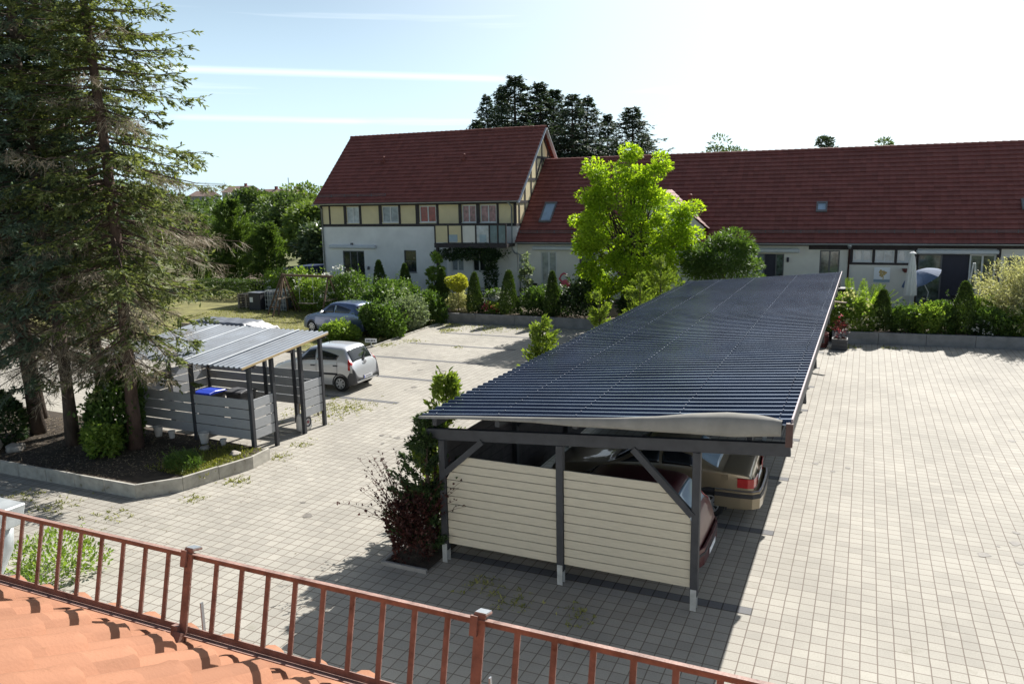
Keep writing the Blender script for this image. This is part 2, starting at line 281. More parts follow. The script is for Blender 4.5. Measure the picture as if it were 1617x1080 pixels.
class MB:
    def __init__(s): s.v = []; s.f = []
    def add(s, vs, fs):
        b = len(s.v); s.v += [tuple(v) for v in vs]; s.f += [tuple(b+i for i in f) for f in fs]; return s
    def box(s, x0, x1, y0, y1, z0, z1):
        return s.add([(x0, y0, z0), (x1, y0, z0), (x1, y1, z0), (x0, y1, z0), (x0, y0, z1), (x1, y0, z1), (x1, y1, z1), (x0, y1, z1)],
                     [(0, 3, 2, 1), (4, 5, 6, 7), (0, 1, 5, 4), (1, 2, 6, 5), (2, 3, 7, 6), (3, 0, 4, 7)])
    def beam(s, p, q, w, h, up=(0, 0, 1)):
        p, q = Vector(p), Vector(q); d = (q-p).normalized(); up = Vector(up)
        if abs(d.dot(up)) > .99: up = Vector((1, 0, 0))
        sd = d.cross(up).normalized(); u = sd.cross(d)
        a = sd*w/2; b = u*h/2
        return s.add([p-a-b, p+a-b, p+a+b, p-a+b, q-a-b, q+a-b, q+a+b, q-a+b],
                     [(3, 2, 1, 0), (4, 5, 6, 7), (0, 1, 5, 4), (1, 2, 6, 5), (2, 3, 7, 6), (3, 0, 4, 7)])
    def tube(s, pts, rad, n=8, cap=True):
        pts = [Vector(p) for p in pts]
        if not hasattr(rad, '__len__'): rad = [rad]*len(pts)
        b = len(s.v); prev = None
        for i, p in enumerate(pts):
            d = (pts[min(i+1, len(pts)-1)]-pts[max(i-1, 0)]).normalized()
            ref = prev if prev is not None else (Vector((0, 0, 1)) if abs(d.z) < .9 else Vector((1, 0, 0)))
            a = (ref-d*ref.dot(d)).normalized(); prev = a; c = d.cross(a)
            for k in range(n):
                t = 2*PI*k/n; s.v.append(tuple(p+(a*math.cos(t)+c*math.sin(t))*rad[i]))
        for i in range(len(pts)-1):
            for k in range(n):
                k2 = (k+1) % n; s.f.append((b+i*n+k, b+i*n+k2, b+(i+1)*n+k2, b+(i+1)*n+k))
        if cap:
            s.f.append(tuple(b+k for k in reversed(range(n)))); e = b+(len(pts)-1)*n; s.f.append(tuple(e+k for k in range(n)))
        return s
    def lathe(s, c, prof, n=24, axis='z'):
        b = len(s.v); c = Vector(c)
        for r, h in prof:
            for k in range(n):
                t = 2*PI*k/n; x, y = r*math.cos(t), r*math.sin(t)
                v = Vector((x, y, h)) if axis == 'z' else (Vector((x, h, y)) if axis == 'y' else Vector((h, x, y)))
                s.v.append(tuple(c+v))
        for i in range(len(prof)-1):
            for k in range(n):
                k2 = (k+1) % n; s.f.append((b+i*n+k, b+i*n+k2, b+(i+1)*n+k2, b+(i+1)*n+k))
        s.f.append(tuple(b+k for k in reversed(range(n)))); e = b+(len(prof)-1)*n; s.f.append(tuple(e+k for k in range(n)))
        return s
    def prism(s, poly, d):
        """closed polygon (list of 3d points) extruded by vector d"""
        n = len(poly); d = Vector(d); P = [Vector(p) for p in poly]
        return s.add(P+[p+d for p in P], [tuple(range(n)), tuple(reversed(range(n, 2*n)))]+[(i, n+i, n+(i+1) % n, (i+1) % n) for i in range(n)])
    def grid(s, rows, close=False):
        b = len(s.v); nr, nc = len(rows), len(rows[0])
        for r in rows: s.v += [tuple(p) for p in r]
        for i in range(nr-1):
            for j in range(nc-1+(1 if close else 0)):
                j2 = (j+1) % nc
                s.f.append((b+i*nc+j, b+i*nc+j2, b+(i+1)*nc+j2, b+(i+1)*nc+j))
        return s
    def build(s, name, m, parent=None, local=False, loc=(0, 0, 0), smooth=False, bevel=0, fix=True):
        me = bpy.data.meshes.new(name)
        if local: vs = s.v
        elif parent is not None:
            inv = RM[parent.name].inverted(); vs = [inv @ Vector(v) for v in s.v]
        else: l = Vector(loc); vs = [Vector(v)-l for v in s.v]
        me.from_pydata([tuple(v) for v in vs], [], s.f)
        if fix:
            bm = bmesh.new(); bm.from_mesh(me); bmesh.ops.recalc_face_normals(bm, faces=bm.faces)
            if bevel: bmesh.ops.bevel(bm, geom=[e for e in bm.edges if e.is_manifold and e.calc_face_angle(0) > .6], offset=bevel, segments=1, affect='EDGES', profile=.5)
            bm.to_mesh(me); bm.free()
        me.update()
        return finish(name, me, m, parent, loc, smooth)

def leaves(name, P, D, Nn, Ln, Wd, m, parent=None, loc=(0, 0, 0), fold=.18):
    """a mesh of many leaf-shaped quads (world coordinates)"""
    P = np.asarray(P, float); D = np.asarray(D, float); Nn = np.asarray(Nn, float); n = len(P)
    D /= np.linalg.norm(D, axis=1)[:, None]+1e-9
    S = np.cross(D, Nn); S /= np.linalg.norm(S, axis=1)[:, None]+1e-9; U = np.cross(S, D)
    Ln = np.broadcast_to(Ln, n)[:, None]; Wd = np.broadcast_to(Wd, n)[:, None]
    mid = P+D*Ln*.5
    V = np.empty((n, 4, 3)); V[:, 0] = P; V[:, 1] = mid+S*Wd*.5+U*Wd*fold; V[:, 2] = P+D*Ln; V[:, 3] = mid-S*Wd*.5+U*Wd*fold
    V = V.reshape(-1, 3)
    if parent is not None:
        inv = np.array(RM[parent.name].inverted()); V = V @ inv[:3, :3].T+inv[:3, 3]
    else: V = V-np.array(loc)
    me = bpy.data.meshes.new(name); me.vertices.add(4*n); me.vertices.foreach_set('co', V.ravel().astype(np.float32))
    me.loops.add(4*n); me.loops.foreach_set('vertex_index', np.arange(4*n, dtype=np.int32))
    me.polygons.add(n); me.polygons.foreach_set('loop_start', np.arange(0, 4*n, 4, dtype=np.int32))
    me.update(calc_edges=True)
    return finish(name, me, m, parent, loc, False)

def rdir(rng, n, up=0):
    d = rng.normal(size=(n, 3)); d[:, 2] += up; return d/(np.linalg.norm(d, axis=1)[:, None]+1e-9)

def ball_points(rng, n, rad, lumps=9, amp=.28, shell=.65, zmin=-1.0):
    """points in a lumpy ellipsoid, mostly near its surface"""
    d = rdir(rng, n); d = d[d[:, 2] > zmin]
    while len(d) < n:
        e = rdir(rng, n); d = np.vstack([d, e[e[:, 2] > zmin]])
    d = d[:n]
    c = rdir(rng, lumps); a = rng.uniform(.4, 1, lumps); k = np.zeros(n)
    for i in range(lumps): k += a[i]*np.exp(-((1-d @ c[i])/.12))
    r = np.where(rng.random(n) < shell, 1-np.abs(rng.normal(0, .10, n)), rng.random(n)**.5)
    r = r*(1-amp*.6+amp*np.clip(k, 0, 1.3))
    return d*r[:, None]*np.array(rad), d

def shrub(name, label, cat, loc, rad, n, leaf, m, seed, group=None, lumps=9, amp=.3, up=.4, shell=.65, wr=.55, blossoms=None, parent=None, zmin=-.75):
    rng = np.random.default_rng(seed); loc = tuple(loc)
    p, d = ball_points(rng, n, rad, lumps, amp, shell, zmin)
    c = np.array([loc[0], loc[1], loc[2]+rad[2]*abs(zmin)*.97])
    root = None
    D = d*.7+rdir(rng, n)*.7+np.array([0, 0, up]); NN = rdir(rng, n, .9)
    ks = max(8, n//55); q, e = ball_points(rng, ks, rad, lumps, amp, 1.0, -.2); e = e*.6+rdir(rng, ks)*.35+np.array([0, 0, .2+up]); e /= np.linalg.norm(e, axis=1)[:, None]
    Lg = (np.mean(rad)*.5*rng.uniform(.4, 1.3, ks))[:, None, None]; f = np.linspace(0, 1, 9)[None, :, None]
    p2 = (q[:, None, :]*.92+e[:, None, :]*Lg*f).reshape(-1, 3)+rng.normal(0, leaf*.15, (ks*9, 3)); D2 = np.repeat(e, 9, 0)*.6+rdir(rng, ks*9)*.8
    p = np.vstack([p, p2]); D = np.vstack([D, D2]); NN = np.vstack([NN, rdir(rng, ks*9, .6)]); n = len(p)
    s = leaf*rng.uniform(.65, 1.35, n)
    if blossoms is None:
        o = leaves(name, c+p, D, NN, s, s*wr, m, None, loc); tag(o, label, cat, group); return o
    root = thing(name, label, cat, loc, 0, group)
    leaves('foliage', c+p, D, NN, s, s*wr, m, root)
    bm_, bn, bs = blossoms
    q, e = ball_points(rng, bn, [r*1.13 for r in rad], lumps, amp, 1.0, -.3)
    cl = np.repeat(c+q, 5, 0)+rng.normal(0, bs*.35, (bn*5, 3))
    leaves('blossoms', cl, rdir(rng, bn*5), rdir(rng, bn*5, .5), bs, bs*.9, bm_, root)
    return root

def conifer(name, label, cat, loc, h, r, n, leaf, m, seed, group=None, lean=(0, 0), shape=.8, base=.8, tip=.0):
    """a clipped or columnar conifer: many upright sprays on a tapering column"""
    rng = np.random.default_rng(seed)
    t = rng.random(n)**1.15; az = rng.uniform(0, 2*PI, n)
    prof = np.clip(1-t, 0, 1)**shape*np.minimum(1, base+t*1.8)
    lob = 1+.10*np.sin(az*3+seed+t*5)+.08*np.sin(az*7+t*19+seed)
    rr = r*prof*lob*np.where(rng.random(n) < .72, 1-np.abs(rng.normal(0, .09, n)), rng.random(n)**.5)+.02
    P = np.stack([np.cos(az)*rr+loc[0]+lean[0]*t, np.sin(az)*rr+loc[1]+lean[1]*t, loc[2]+.05+t*h*.97], 1)
    D = np.stack([np.cos(az)*.45, np.sin(az)*.45, np.full(n, .8)], 1)+rng.normal(0, .28, (n, 3))
    s = leaf*rng.uniform(.6, 1.4, n)
    NN = np.stack([np.cos(az), np.sin(az), np.full(n, .3)], 1)+rng.normal(0, .5, (n, 3))
    o = leaves(name, P, D, NN, s, s*.42, m, None, loc); tag(o, label, cat, group); return o

def broadleaf(name, label, cat, loc, h, crown, cz, n, leaf, m, bark, seed, group=None, clumps=45, trunk_r=.12, clump_r=.28, wr=.6, taper=0, extra=()):
    """trunk, limbs to each clump and a crown of leaf clumps with gaps"""
    rng = np.random.default_rng(seed); root = thing(name, label, cat, loc, 0, group); l = np.array(loc)
    c = l+np.array([0, 0, cz])
    k, _ = ball_points(rng, clumps, crown, 7, .35, .75)
    k[:, :2] *= (1-taper*k[:, 2]/crown[2])[:, None]; k = c+k; k[:, 2] = np.maximum(k[:, 2], l[2]+.25*h*.5)
    if len(extra): k = np.vstack([k]+[np.array(e)+rng.normal(0, .22, (5, 3)) for e in extra]); clumps = len(k)
    T = MB(); fork = l+np.array([0, 0, max(.15*h, cz-crown[2]*.9)]); top = c+np.array([0, 0, crown[2]*.55])
    T.tube([l-np.array([0, 0, .1]), l+(fork-l)*.5+rng.normal(0, .03, 3), fork], [trunk_r*1.25, trunk_r, trunk_r*.85], 10)
    T.tube([fork, (fork+top)/2+rng.normal(0, .15, 3), top], [trunk_r*.8, trunk_r*.5, trunk_r*.12], 7)
    T.build('trunk', bark, root, smooth=True)
    B = MB()
    for q in k[::2]:
        f = rng.uniform(0, .7); st = fork*(1-f)+top*f
        B.tube([st, (st+q)/2+rng.normal(0, .08, 3)-np.array([0, 0, .1]), q], [trunk_r*.35, trunk_r*.2, trunk_r*.06], 5, False)
    B.build('limbs', bark, root, smooth=True)
    per = n//clumps; Ps, Ds, Ns = [], [], []
    for q in k:
        rr = clump_r*np.mean(crown)*rng.uniform(.6, 1.35)
        d = rdir(rng, per, .25); r_ = np.where(rng.random(per) < .6, rng.uniform(.8, 1.08, per), rng.random(per)**.5)
        Ps.append(q+d*(r_*rr)[:, None]*np.array([1.1, 1.1, .75])); o = q-c
        Ds.append(d*.8+rdir(rng, per)*.6+o/np.linalg.norm(o)*.4-np.array([0, 0, .25])); Ns.append(rdir(rng, per, 1.0))
    P = np.vstack(Ps); s = leaf*rng.uniform(.6, 1.4, len(P))
    leaves('crown', P, np.vstack(Ds), np.vstack(Ns), s, s*wr, m, root)
    return root

def spruce(name, label, cat, loc, H, rmax, z0, seed, live=None, needle='needles', bark='bark', trunk_r=.2, step=.36, nb=6, twigs=22, sub=5, group=None, lean=(0, 0), dead_mat='twig', leaf=.115, cone=1.0, width=.34, extra=(), elk=(-.5, 1.0)):
    """trunk, whorls of sagging boughs, each with side twigs carrying needle sprays; boughs below 'live' are dry"""
    rng = np.random.default_rng(seed); root = thing(name, label, cat, loc, 0, group); l = np.array(loc, float)
    T = MB(); pts, rad = [], []
    for i in range(13):
        t = i/12; pts.append(l+np.array([lean[0]*t+.06*math.sin(t*9+seed), lean[1]*t+.05*math.cos(t*7+seed), -.15+t*H])); rad.append(trunk_r*(1-t)**.8*(1.35 if i == 0 else 1)+.015)
    T.tube(pts, rad, 12); T.build('trunk', M[bark], root, smooth=True)
    B = MB(); lv = [[], [], [], []]; dd = [[], [], [], []]
    z = z0; forced = list(extra)
    while z < H-.25 or forced:
        fz = None
        if z >= H-.25: fz = forced.pop(); z_keep = z; z = fz[0]
        t = (z-z0)/(H-z0); zz = l[2]+z; cx, cy = lean[0]*z/H, lean[1]*z/H
        env = rmax*min(1, .5+t*2.2)*(1-t)**(.75*cone)+.12
        a0 = rng.uniform(0, 2*PI)
        z_w = z
        for k in range(nb if fz is None else 1):
            zz = l[2]+z_w+(rng.normal(0, .11) if fz is None else 0)
            if fz is None and rng.random() < .12: continue
            a = a0+2*PI*k/nb+rng.normal(0, .22); Lb = env*rng.uniform(.5, 1.2)
            islive = rng.random() < (live(z, a) if live else 1)
            if fz: a, Lb, islive = fz[1], fz[2], True
            el = (elk[0]+elk[1]*t)+rng.normal(0, .12); sag = .22*Lb*(1-t)*(2.2 if fz else 1)
            dirh = np.array([math.cos(a), math.sin(a)])
            def bp(s):
                s = np.asarray(s); hz = Lb*s*(1-.06*s)
                return np.stack([l[0]+cx+dirh[0]*hz, l[1]+cy+dirh[1]*hz, zz+Lb*s*math.tan(el)*.6-sag*s**1.5+sag*.9*s**4], -1)
            ss = np.linspace(0, 1, 5); pp = bp(ss); br = max(.006, .0105*Lb**.7)
            B.tube([p for p in pp], [br*1.3, br, br*.7, br*.45, br*.2], 4, False)
            nt = max(5, int(twigs*Lb/rmax)) if islive else max(4, int(twigs*1.0*Lb/rmax))
            s = rng.uniform(.16 if islive else .22, 1.0, nt)
            p0 = bp(s); side = np.where(rng.random(nt) < .5, 1, -1); perp = np.array([-dirh[1], dirh[0]])
            ang = rng.uniform(.5, 1.15, nt)*np.where(s > .93, .3, 1)
            d = np.empty((nt, 3)); d[:, :2] = dirh*np.cos(ang)[:, None]+perp*(np.sin(ang)*side)[:, None]
            d[:, 2] = rng.normal((-.55+.5*t) if islive else -.65, .30, nt); d /= np.linalg.norm(d, axis=1)[:, None]
            tl = (width*Lb**.5*(1.15-s*.75)+.10)*rng.uniform(.6, 1.3, nt)
            q = lv if islive else dd
            up = np.tile(np.array([0, 0, 1.]), (nt, 1))+rng.normal(0, .35, (nt, 3))
            if islive:
                f = rng.uniform(0, .9, (nt, sub)); base = p0[:, None, :]+d[:, None, :]*(tl[:, None]*f)[:, :, None]
                sd = np.cross(d, up); sd /= np.linalg.norm(sd, axis=1)[:, None]
                sg = np.where(np.arange(sub) % 2 == 0, 1, -1)
                dv = d[:, None, :]*.75+sd[:, None, :]*(sg*.55)[None, :, None]+rng.normal(0, .22, (nt, sub, 3))
                ll = leaf*rng.uniform(.7, 1.35, (nt, sub))
                q[0].append(base.reshape(-1, 3)); q[1].append(dv.reshape(-1, 3)); q[2].append((np.repeat(up[:, None, :], sub, 1)+rng.normal(0, .5, (nt, sub, 3))).reshape(-1, 3)); q[3].append(np.stack([ll.ravel(), (ll*.37).ravel()], 1))
                q[0].append(p0); q[1].append(d.copy()); q[2].append(up); q[3].append(np.stack([tl, np.full(nt, leaf*.32)], 1))
            else:
                q[0].append(p0); q[1].append(d.copy()); q[2].append(up); q[3].append(np.stack([tl*1.1, np.full(nt, .012)], 1))
                ns = 7; f = rng.uniform(.15, 1, (nt, ns)); base = p0[:, None, :]+d[:, None, :]*(tl[:, None]*f)[:, :, None]
                dv = d[:, None, :]*.6+rng.normal(0, .55, (nt, ns, 3))-np.array([0, 0, .35]); ll = rng.uniform(.08, .26, (nt, ns))
                q[0].append(base.reshape(-1, 3)); q[1].append(dv.reshape(-1, 3)); q[2].append(rdir(rng, nt*ns)); q[3].append(np.stack([ll.ravel(), np.full(nt*ns, .010)], 1))
        if fz: z = z_keep
        else: z += step*rng.uniform(.7, 1.3)*(1 if t < .8 else .7)
    B.build('boughs', M[bark], root, fix=False)
    if lv[0]:
        q = [np.vstack(x) for x in lv]; leaves('needles', q[0], q[1], q[2], q[3][:, 0], q[3][:, 1], M[needle], root)
    if dd[0]:
        q = [np.vstack(x) for x in dd]; leaves('dry_twigs', q[0], q[1], q[2], q[3][:, 0], q[3][:, 1], M[dead_mat], root)
    return root

# ================================================================== SETTING: ground
def sheet(name, poly, z, m, kind='structure'):
    b = MB(); b.add([(x, y, z) for x, y in poly], [tuple(range(len(poly)))]); o = b.build(name, m); 
    if o.data.polygons[0].normal.z < 0: o.data.flip_normals()
    return tag(o, kind=kind)
sheet('ground', [(-3000, -3000), (3000, -3000), (3000, 3000), (-3000, 3000)], -.06, M['field'])
sheet('courtyard_paving', [(-40, -12), (40, -12), (40, 40), (-8.6, 36.3), (-20.4, 35.9), (-20.2, 28.5), (-21, 26.6), (-40, 26)], 0, M['paving'])
bands = [(-7.0, -1.29, 11.60+3.125*k) for k in range(8)]+[(-18.8, -13.5, 20.55+3.1*k) for k in range(5)]
B = MB()
for x0, x1, y in bands:
    yy = 11.64+.2232*round((y-11.64)/.2232); B.add([(x0, yy, .004), (x1, yy, .004), (x1, yy+.2232, .004), (x0, yy+.2232, .004)], [(0, 1, 2, 3)])
tag(B.build('parking_bay_lines', M['band']), kind='structure')
sheet('lawn', [(-20.4, 28.7), (-20.4, 36.0), (-24, 44), (-70, 44), (-70, 27.2), (-21, 26.8)], .012, M['lawn'])
sheet('soil', [(-26.5, 11.5), (-14.62, 11.62), (-14.05, 12.35), (-13.6, 14.8), (-14.2, 14.95), (-18.8, 15.3), (-26.5, 15.6)], .20, M['mulch'])
# garden ground behind the low walls, half a metre up
sheet('garden_ground', [(-20.6, 36.1), (-8, 36.4), (-1.2, 36.2), (6.2, 36.9), (40, 40.8), (40, 60), (-50, 60), (-50, 46), (-24, 43.2)], .42, M['earth'])
sheet('terrace_paving', [(-3.5, 39.4), (12, 39.6), (12, 44.9), (-3.5, 44.5)], .50, M['band'])
# far hill at the left
def hill(name, x0, x1, y0, y1, h):
    rows = []
    for i in range(13):
        r = []
        for j in range(19):
            s, t = j/18, i/12
            z = h*math.sin(PI*min(1, t*1.0))**1.2*math.sin(PI*s)**.8 + .5*math.sin(j*1.9+i)
            r.append((x0+(x1-x0)*s, y0+(y1-y0)*t, z-.3))
        rows.append(r)
    return tag(MB().grid(rows).build(name, M['field'], smooth=True), kind='structure')
hill('hill', -420, 60, 150, 480, 9)

# kerb of the tree bed
kp = [(-26.5, 11.45), (-14.58, 11.54), (-13.94, 12.29), (-13.49, 14.05), (-13.55, 14.75)]
def wallrun(name, label, cat, pts, h, t, m, z=0, seg=1.0, parent=None):
    b = MB()
    for (x0, y0), (x1, y1) in zip(pts, pts[1:]):
        d = Vector((x1-x0, y1-y0)); Lw = d.length; d.normalize(); n = Vector((-d.y, d.x)); k = max(1, round(Lw/seg))
        for i in range(k):
            a = Vector((x0, y0))+d*(Lw*i/k+.006); c = Vector((x0, y0))+d*(Lw*(i+1)/k-.006); hh = h+random.uniform(-.008, .008)
            P = [a, c, c+n*t, a+n*t]
            b.prism([(p.x, p.y, z-.1) for p in P], (0, 0, hh+.1))
    o = b.build(name, m, parent, bevel=.008)
    if not parent: tag(o, label, cat)
    return o
wallrun('bed_edging', 'pale concrete kerb slabs edging the raised bed under the spruces', 'kerb', kp, .32, .07, M['kerb'])
wallrun('garden_wall', 'low grey concrete wall holding the flower bed left of the long carport', 'wall', [(-20.6, 35.85), (-14, 36.05), (-7.8, 36.3)], .5, .16, M['wall_concrete'], seg=2.0)
wallrun('garden_wall', 'low grey concrete wall holding the shrub bed at the right of the courtyard', 'wall', [(-1.1, 36.0), (6.2, 36.75), (25, 38.6)], .5, .16, M['wall_concrete'], seg=2.0)
wallrun('lawn_edging', 'narrow kerb line between the paved parking bays and the shrub strip', 'kerb', [(-20.3, 35.7), (-20.1, 31.5), (-19.9, 28.5), (-21, 26.7), (-30, 26.5)], .07, .06, M['kerb'])

# weeds in the paving joints and dry leaves: one object
rng = np.random.default_rng(5)
spots = [(-15.4, 19.2, 1.3, 380), (-14.6, 19.6, .8, 120), (-19.0, 30.5, .5, 60), (-18.8, 33.6, .6, 140), (-17.0, 34.9, 1.2, 260), (-15, 35.4, .9, 160), (-19.4, 35.0, .7, 160), (-19.6, 29.2, .5, 80), (-14.2, 10.6, .5, 40), (-13.2, 13.2, .3, 50), (-15.9, 10.6, .5, 60), (-17.2, 10.6, .5, 60), (-4.9, 10.6, .35, 40), (-5.6, 10.9, .4, 40), (-3.8, 10.6, .3, 30), (-16.2, 29.8, .2, 20), (-.4, 35.2, .5, 60), (1.2, 35.4, .4, 45), (-13.3, 12.0, .25, 30), (-13.6, 16.0, .3, 25), (-13.4, 15.0, .3, 30)]
Pw = []
for x, y, s, n in spots:
    p = np.stack([rng.normal(x, s*.5, n), rng.normal(y, s*.5, n), np.zeros(n)], 1)
    jx = rng.random(n) < .5
    p[jx, 0] = .04+.2232*np.round((p[jx, 0]-.04)/.2232); p[~jx, 1] = 11.64+.2232*np.round((p[~jx, 1]-11.64)/.2232); Pw.append(p)
Pw = np.repeat(np.vstack(Pw), 5, 0); Pw[:, :2] += rng.normal(0, .03, (len(Pw), 2)); n = len(Pw)
s = rng.uniform(.03, .09, n)
tag(leaves('joint_weeds', Pw, rdir(rng, n, .5), rdir(rng, n, .5), s, s*.35, M['weed']), kind='stuff')
B = MB(); random.seed(21)
for _ in range(46):
    bx, by = random.choice([(-3.0, 13.1), (-3.2, 16.0), (-.9, 19.4), (-15.0, 25.4), (-14.6, 22.2), (-14.9, 28.5), (-11.5, 17), (2.5, 16), (-10.5, 12.5), (4.0, 24)]); cx, cy = random.gauss(bx, .5), random.gauss(by, .5); q = random.uniform(.02, .11)
    B.add([(cx+q*(1+.25*math.sin(3*t+cx*9))*math.cos(t), cy+q*(1+.25*math.sin(2*t+cy*7))*math.sin(t), .006) for t in [2*PI*i/14 for i in range(14)]], [tuple(range(14))])
tag(B.build('oil_stains', mat('oil_stain', (.17, .155, .135), .7, .3, 8)), kind='structure')
n = 900
P = np.stack([rng.uniform(-20, -7.5, n), rng.uniform(8.5, 35, n), np.full(n, .008)], 1); P[:450, 0] = rng.uniform(-16, -12, 450); P[:450, 1] = rng.normal(14, 2.5, 450)
D = rdir(rng, n); D[:, 2] *= .15; tag(leaves('fallen_leaves', P, D, rdir(rng, n, 3), rng.uniform(.02, .055, n), .02, M['twig']), kind='stuff')
n = 16000
P = np.stack([rng.uniform(-36, -20.6, n), rng.uniform(27.3, 43, n), np.full(n, .01)], 1); s = rng.uniform(.05, .14, n)
tag(leaves('lawn_grass', P, rdir(rng, n, 1.1), rdir(rng, n), s, .03, M['grass']), kind='stuff')
n = 5000
P = np.stack([rng.uniform(-24, -13.9, n), rng.uniform(11.6, 15, n), np.full(n, .205)], 1); k = P[:, 0]+.9*(13.5-P[:, 1]) < -14.3; P = P[k]; n = len(P); D = rdir(rng, n); D[:, 2] = np.abs(D[:, 2])*.3
tag(leaves('needle_litter', P, D, rdir(rng, n, 2), rng.uniform(.03, .12, n), .015, M['twig']), kind='stuff')
n = 5200
P = np.stack([rng.normal(-14.5, .45, n), rng.normal(13.6, .8, n), np.full(n, .2)], 1); k = (P[:, 0] < -13.75) & (P[:, 1] > 12.6) & (P[:, 1] < 14.85); P = P[k]; n = len(P); s = rng.uniform(.04, .13, n)
tag(leaves('bed_grass', P, rdir(rng, n, .9), rdir(rng, n), s, .025, M['grass']), kind='stuff')

# ================================================================== LONG CARPORT
X0, X1, Y0, Y1 = -6.89, -.80, 11.2, 33.6
def rz(x): return 2.73+(x-X0)*.0854
cp = thing('carport', 'long open carport with dark blue-grey ribbed metal roof and cream board end wall', 'carport', (-3.9, 11.5, 0))
pitch = .24; b = MB(); rows = []
prof = [(0, 0), (.060, 0), (.095, .050), (.150, .050), (.185, 0)]
nrib = int((Y1-Y0)/pitch)
xs = [X0, X0+1.5, X0+3.05, X0+4.6, X1]
for x in xs:
    r = []
    for i in range(nrib):
        for dy, dz in prof: r.append((x, Y0+i*pitch+dy, rz(x)+dz+.006*math.sin(i*.37+x)))
    rows.append(r)
b.grid(rows); roof = b.build('roof_sheet', M['dark_roof'], cp, fix=False)
md = roof.modifiers.new('thick', 'SOLIDIFY'); md.thickness = .012; md.offset = -1
b = MB()
for x in (-6.62, -5.42, -4.05, -2.45, -.98):
    for i in range(nrib):
        if random.random() < .96:
            y = Y0+i*pitch+.122; c = (x+random.uniform(-.01, .01), y, rz(x)+.063); b.lathe(c, [(.012, 0), (.012, .010), (.006, .014)], 6)
tag(b.build('roof_screws', M['screw'], cp, fix=False), kind='stuff')
for x in (-6.62, -5.42, -4.05, -2.45, -.98):
    MB().beam((x, Y0+.05, rz(x)-.075), (x, Y1-.05, rz(x)-.075), .08, .13).build('purlin', M['anthracite'], cp)
def zb(x): return 2.30+(x+6.613)*.0690      # underside of the cross beams
for k in range(8):
    y = 11.49+3.125*k
    MB().beam((-6.9, y, zb(-6.9)+.1), (-.82, y, zb(-.82)+.1), .10, .20).build('cross_beam', M['anthracite'], cp, bevel=.006)
    for x in ((-6.613, -4.395, -2.156) if k in (0, 7) else ((-6.613,) if k == 1 else (-6.613, -2.156))):
        p = MB().box(x-.06, x+.06, y-.06, y+.06, .24, zb(x)-.002).build('post', M['anthracite'], cp, bevel=.006)
        MB().box(x-.048, x+.048, y-.067, y-.0605, .0, .36).box(x-.048, x+.048, y+.0605, y+.067, .0, .36).build('post_shoe', M['galv'], p)
    if k:
        MB().beam((-6.55, y, 1.70), (-5.83, y, zb(-5.83)+.0), .09, .09).build('brace', M['anthracite'], cp)
        if k > 1: MB().beam((-2.21, y, 1.60), (-3.1, y, zb(-3.1)), .09, .09).build('brace', M['anthracite'], cp)
yb = 11.445
MB().beam((-6.56, yb, 1.70), (-5.80, yb, zb(-5.80)+.01), .08, .10).build('brace', M['anthracite'], cp)
MB().beam((-2.20, yb, 1.585), (-3.15, yb, zb(-3.15)+.01), .08, .10).build('brace', M['anthracite'], cp)
def panel(x0, x1, cut):
    b = MB(); nbd = 11; z0, z1 = .36, 2.03; h = (z1-z0)/nbd
    for i in range(nbd):
        a, c = z0+i*h+.005, z0+(i+1)*h-.006
        def xl(z): return max(x0, cut[0]+(z-cut[1])*cut[2]) if cut[3] == 'l' else x0
        def xr(z): return min(x1, cut[0]-(z-cut[1])*cut[2]) if cut[3] == 'r' else x1
        b.prism([(xl(a), 11.475, a), (xr(a), 11.475, a), (xr(c), 11.475, c), (xl(c), 11.475, c)], (0, .028, 0))
    b.build('board_panel', M['cream_board'], cp, bevel=.003)
panel(-6.545, -4.46, (-6.545, 1.66, 1.17, 'l')); panel(-4.33, -2.22, (-2.22, 1.53, .99, 'r'))
b = MB()
for k in range(7):
    for i in range(9): b.box(-6.69, -6.665, 11.56+3.125*k, 14.56+3.125*k, .25+i*.215, .25+i*.215+.207)
b.build('shade_boards', M['timber'], cp)  # unseen boards, added to keep the space behind the end panels dark
MB().beam((X1-.03, Y0+.02, rz(X1)-.13), (X1-.03, Y1-.02, rz(X1)-.13), .03, .30).build('fascia_board', M['anthracite'], cp)
MB().beam((X1+.003, Y0, rz(X1)+.06), (X1+.003, Y1, rz(X1)+.06), .022, .05).build('edge_trim', mat('trim', (.30, .24, .25), .5), cp)
# fleece strip along the front edge: lies over the sheet end, bulges up at the right and hangs down in front
top = [(-6.88, .04, .01), (-6.0, .06, .015), (-5.0, .05, .008), (-4.2, .05, .01), (-3.4, .08, .02), (-2.7, .18, .045), (-2.2, .32, .08), (-1.7, .40, .09), (-1.3, .36, .065), (-1.05, .22, .035), (-.93, .10, .01)]
rows = []
for i in range(61):
    x = -6.88+i*(5.95/60)
    dep = np.interp(x, [t[0] for t in top], [t[1] for t in top]); hg = np.interp(x, [t[0] for t in top], [t[2] for t in top])
    drop = np.interp(x, [-6.88, -5.4, -4.7, -4.1, -2.7, -1.6, -.93], [.02, .04, .07, .11, .17, .22, .20]); wv = .004*math.sin(x*5)+.002*math.sin(x*13)
    z = rz(x)+.045; yf = 11.17
    rows.append([(x, yf+dep, z+.004), (x, yf+dep*.6, z+hg*.85), (x, yf+dep*.25, z+hg), (x, yf-.01, z+hg*.55), (x, yf-.03-hg*.3, z-drop*.35+hg*.1), (x, yf-.035-wv, z-drop*.7), (x, yf-.03+wv, z-drop)])
f = MB().grid(rows).build('edge_flashing', M['fleece'], cp, smooth=True, fix=False); md = f.modifiers.new('t', 'SOLIDIFY'); md.thickness = .008
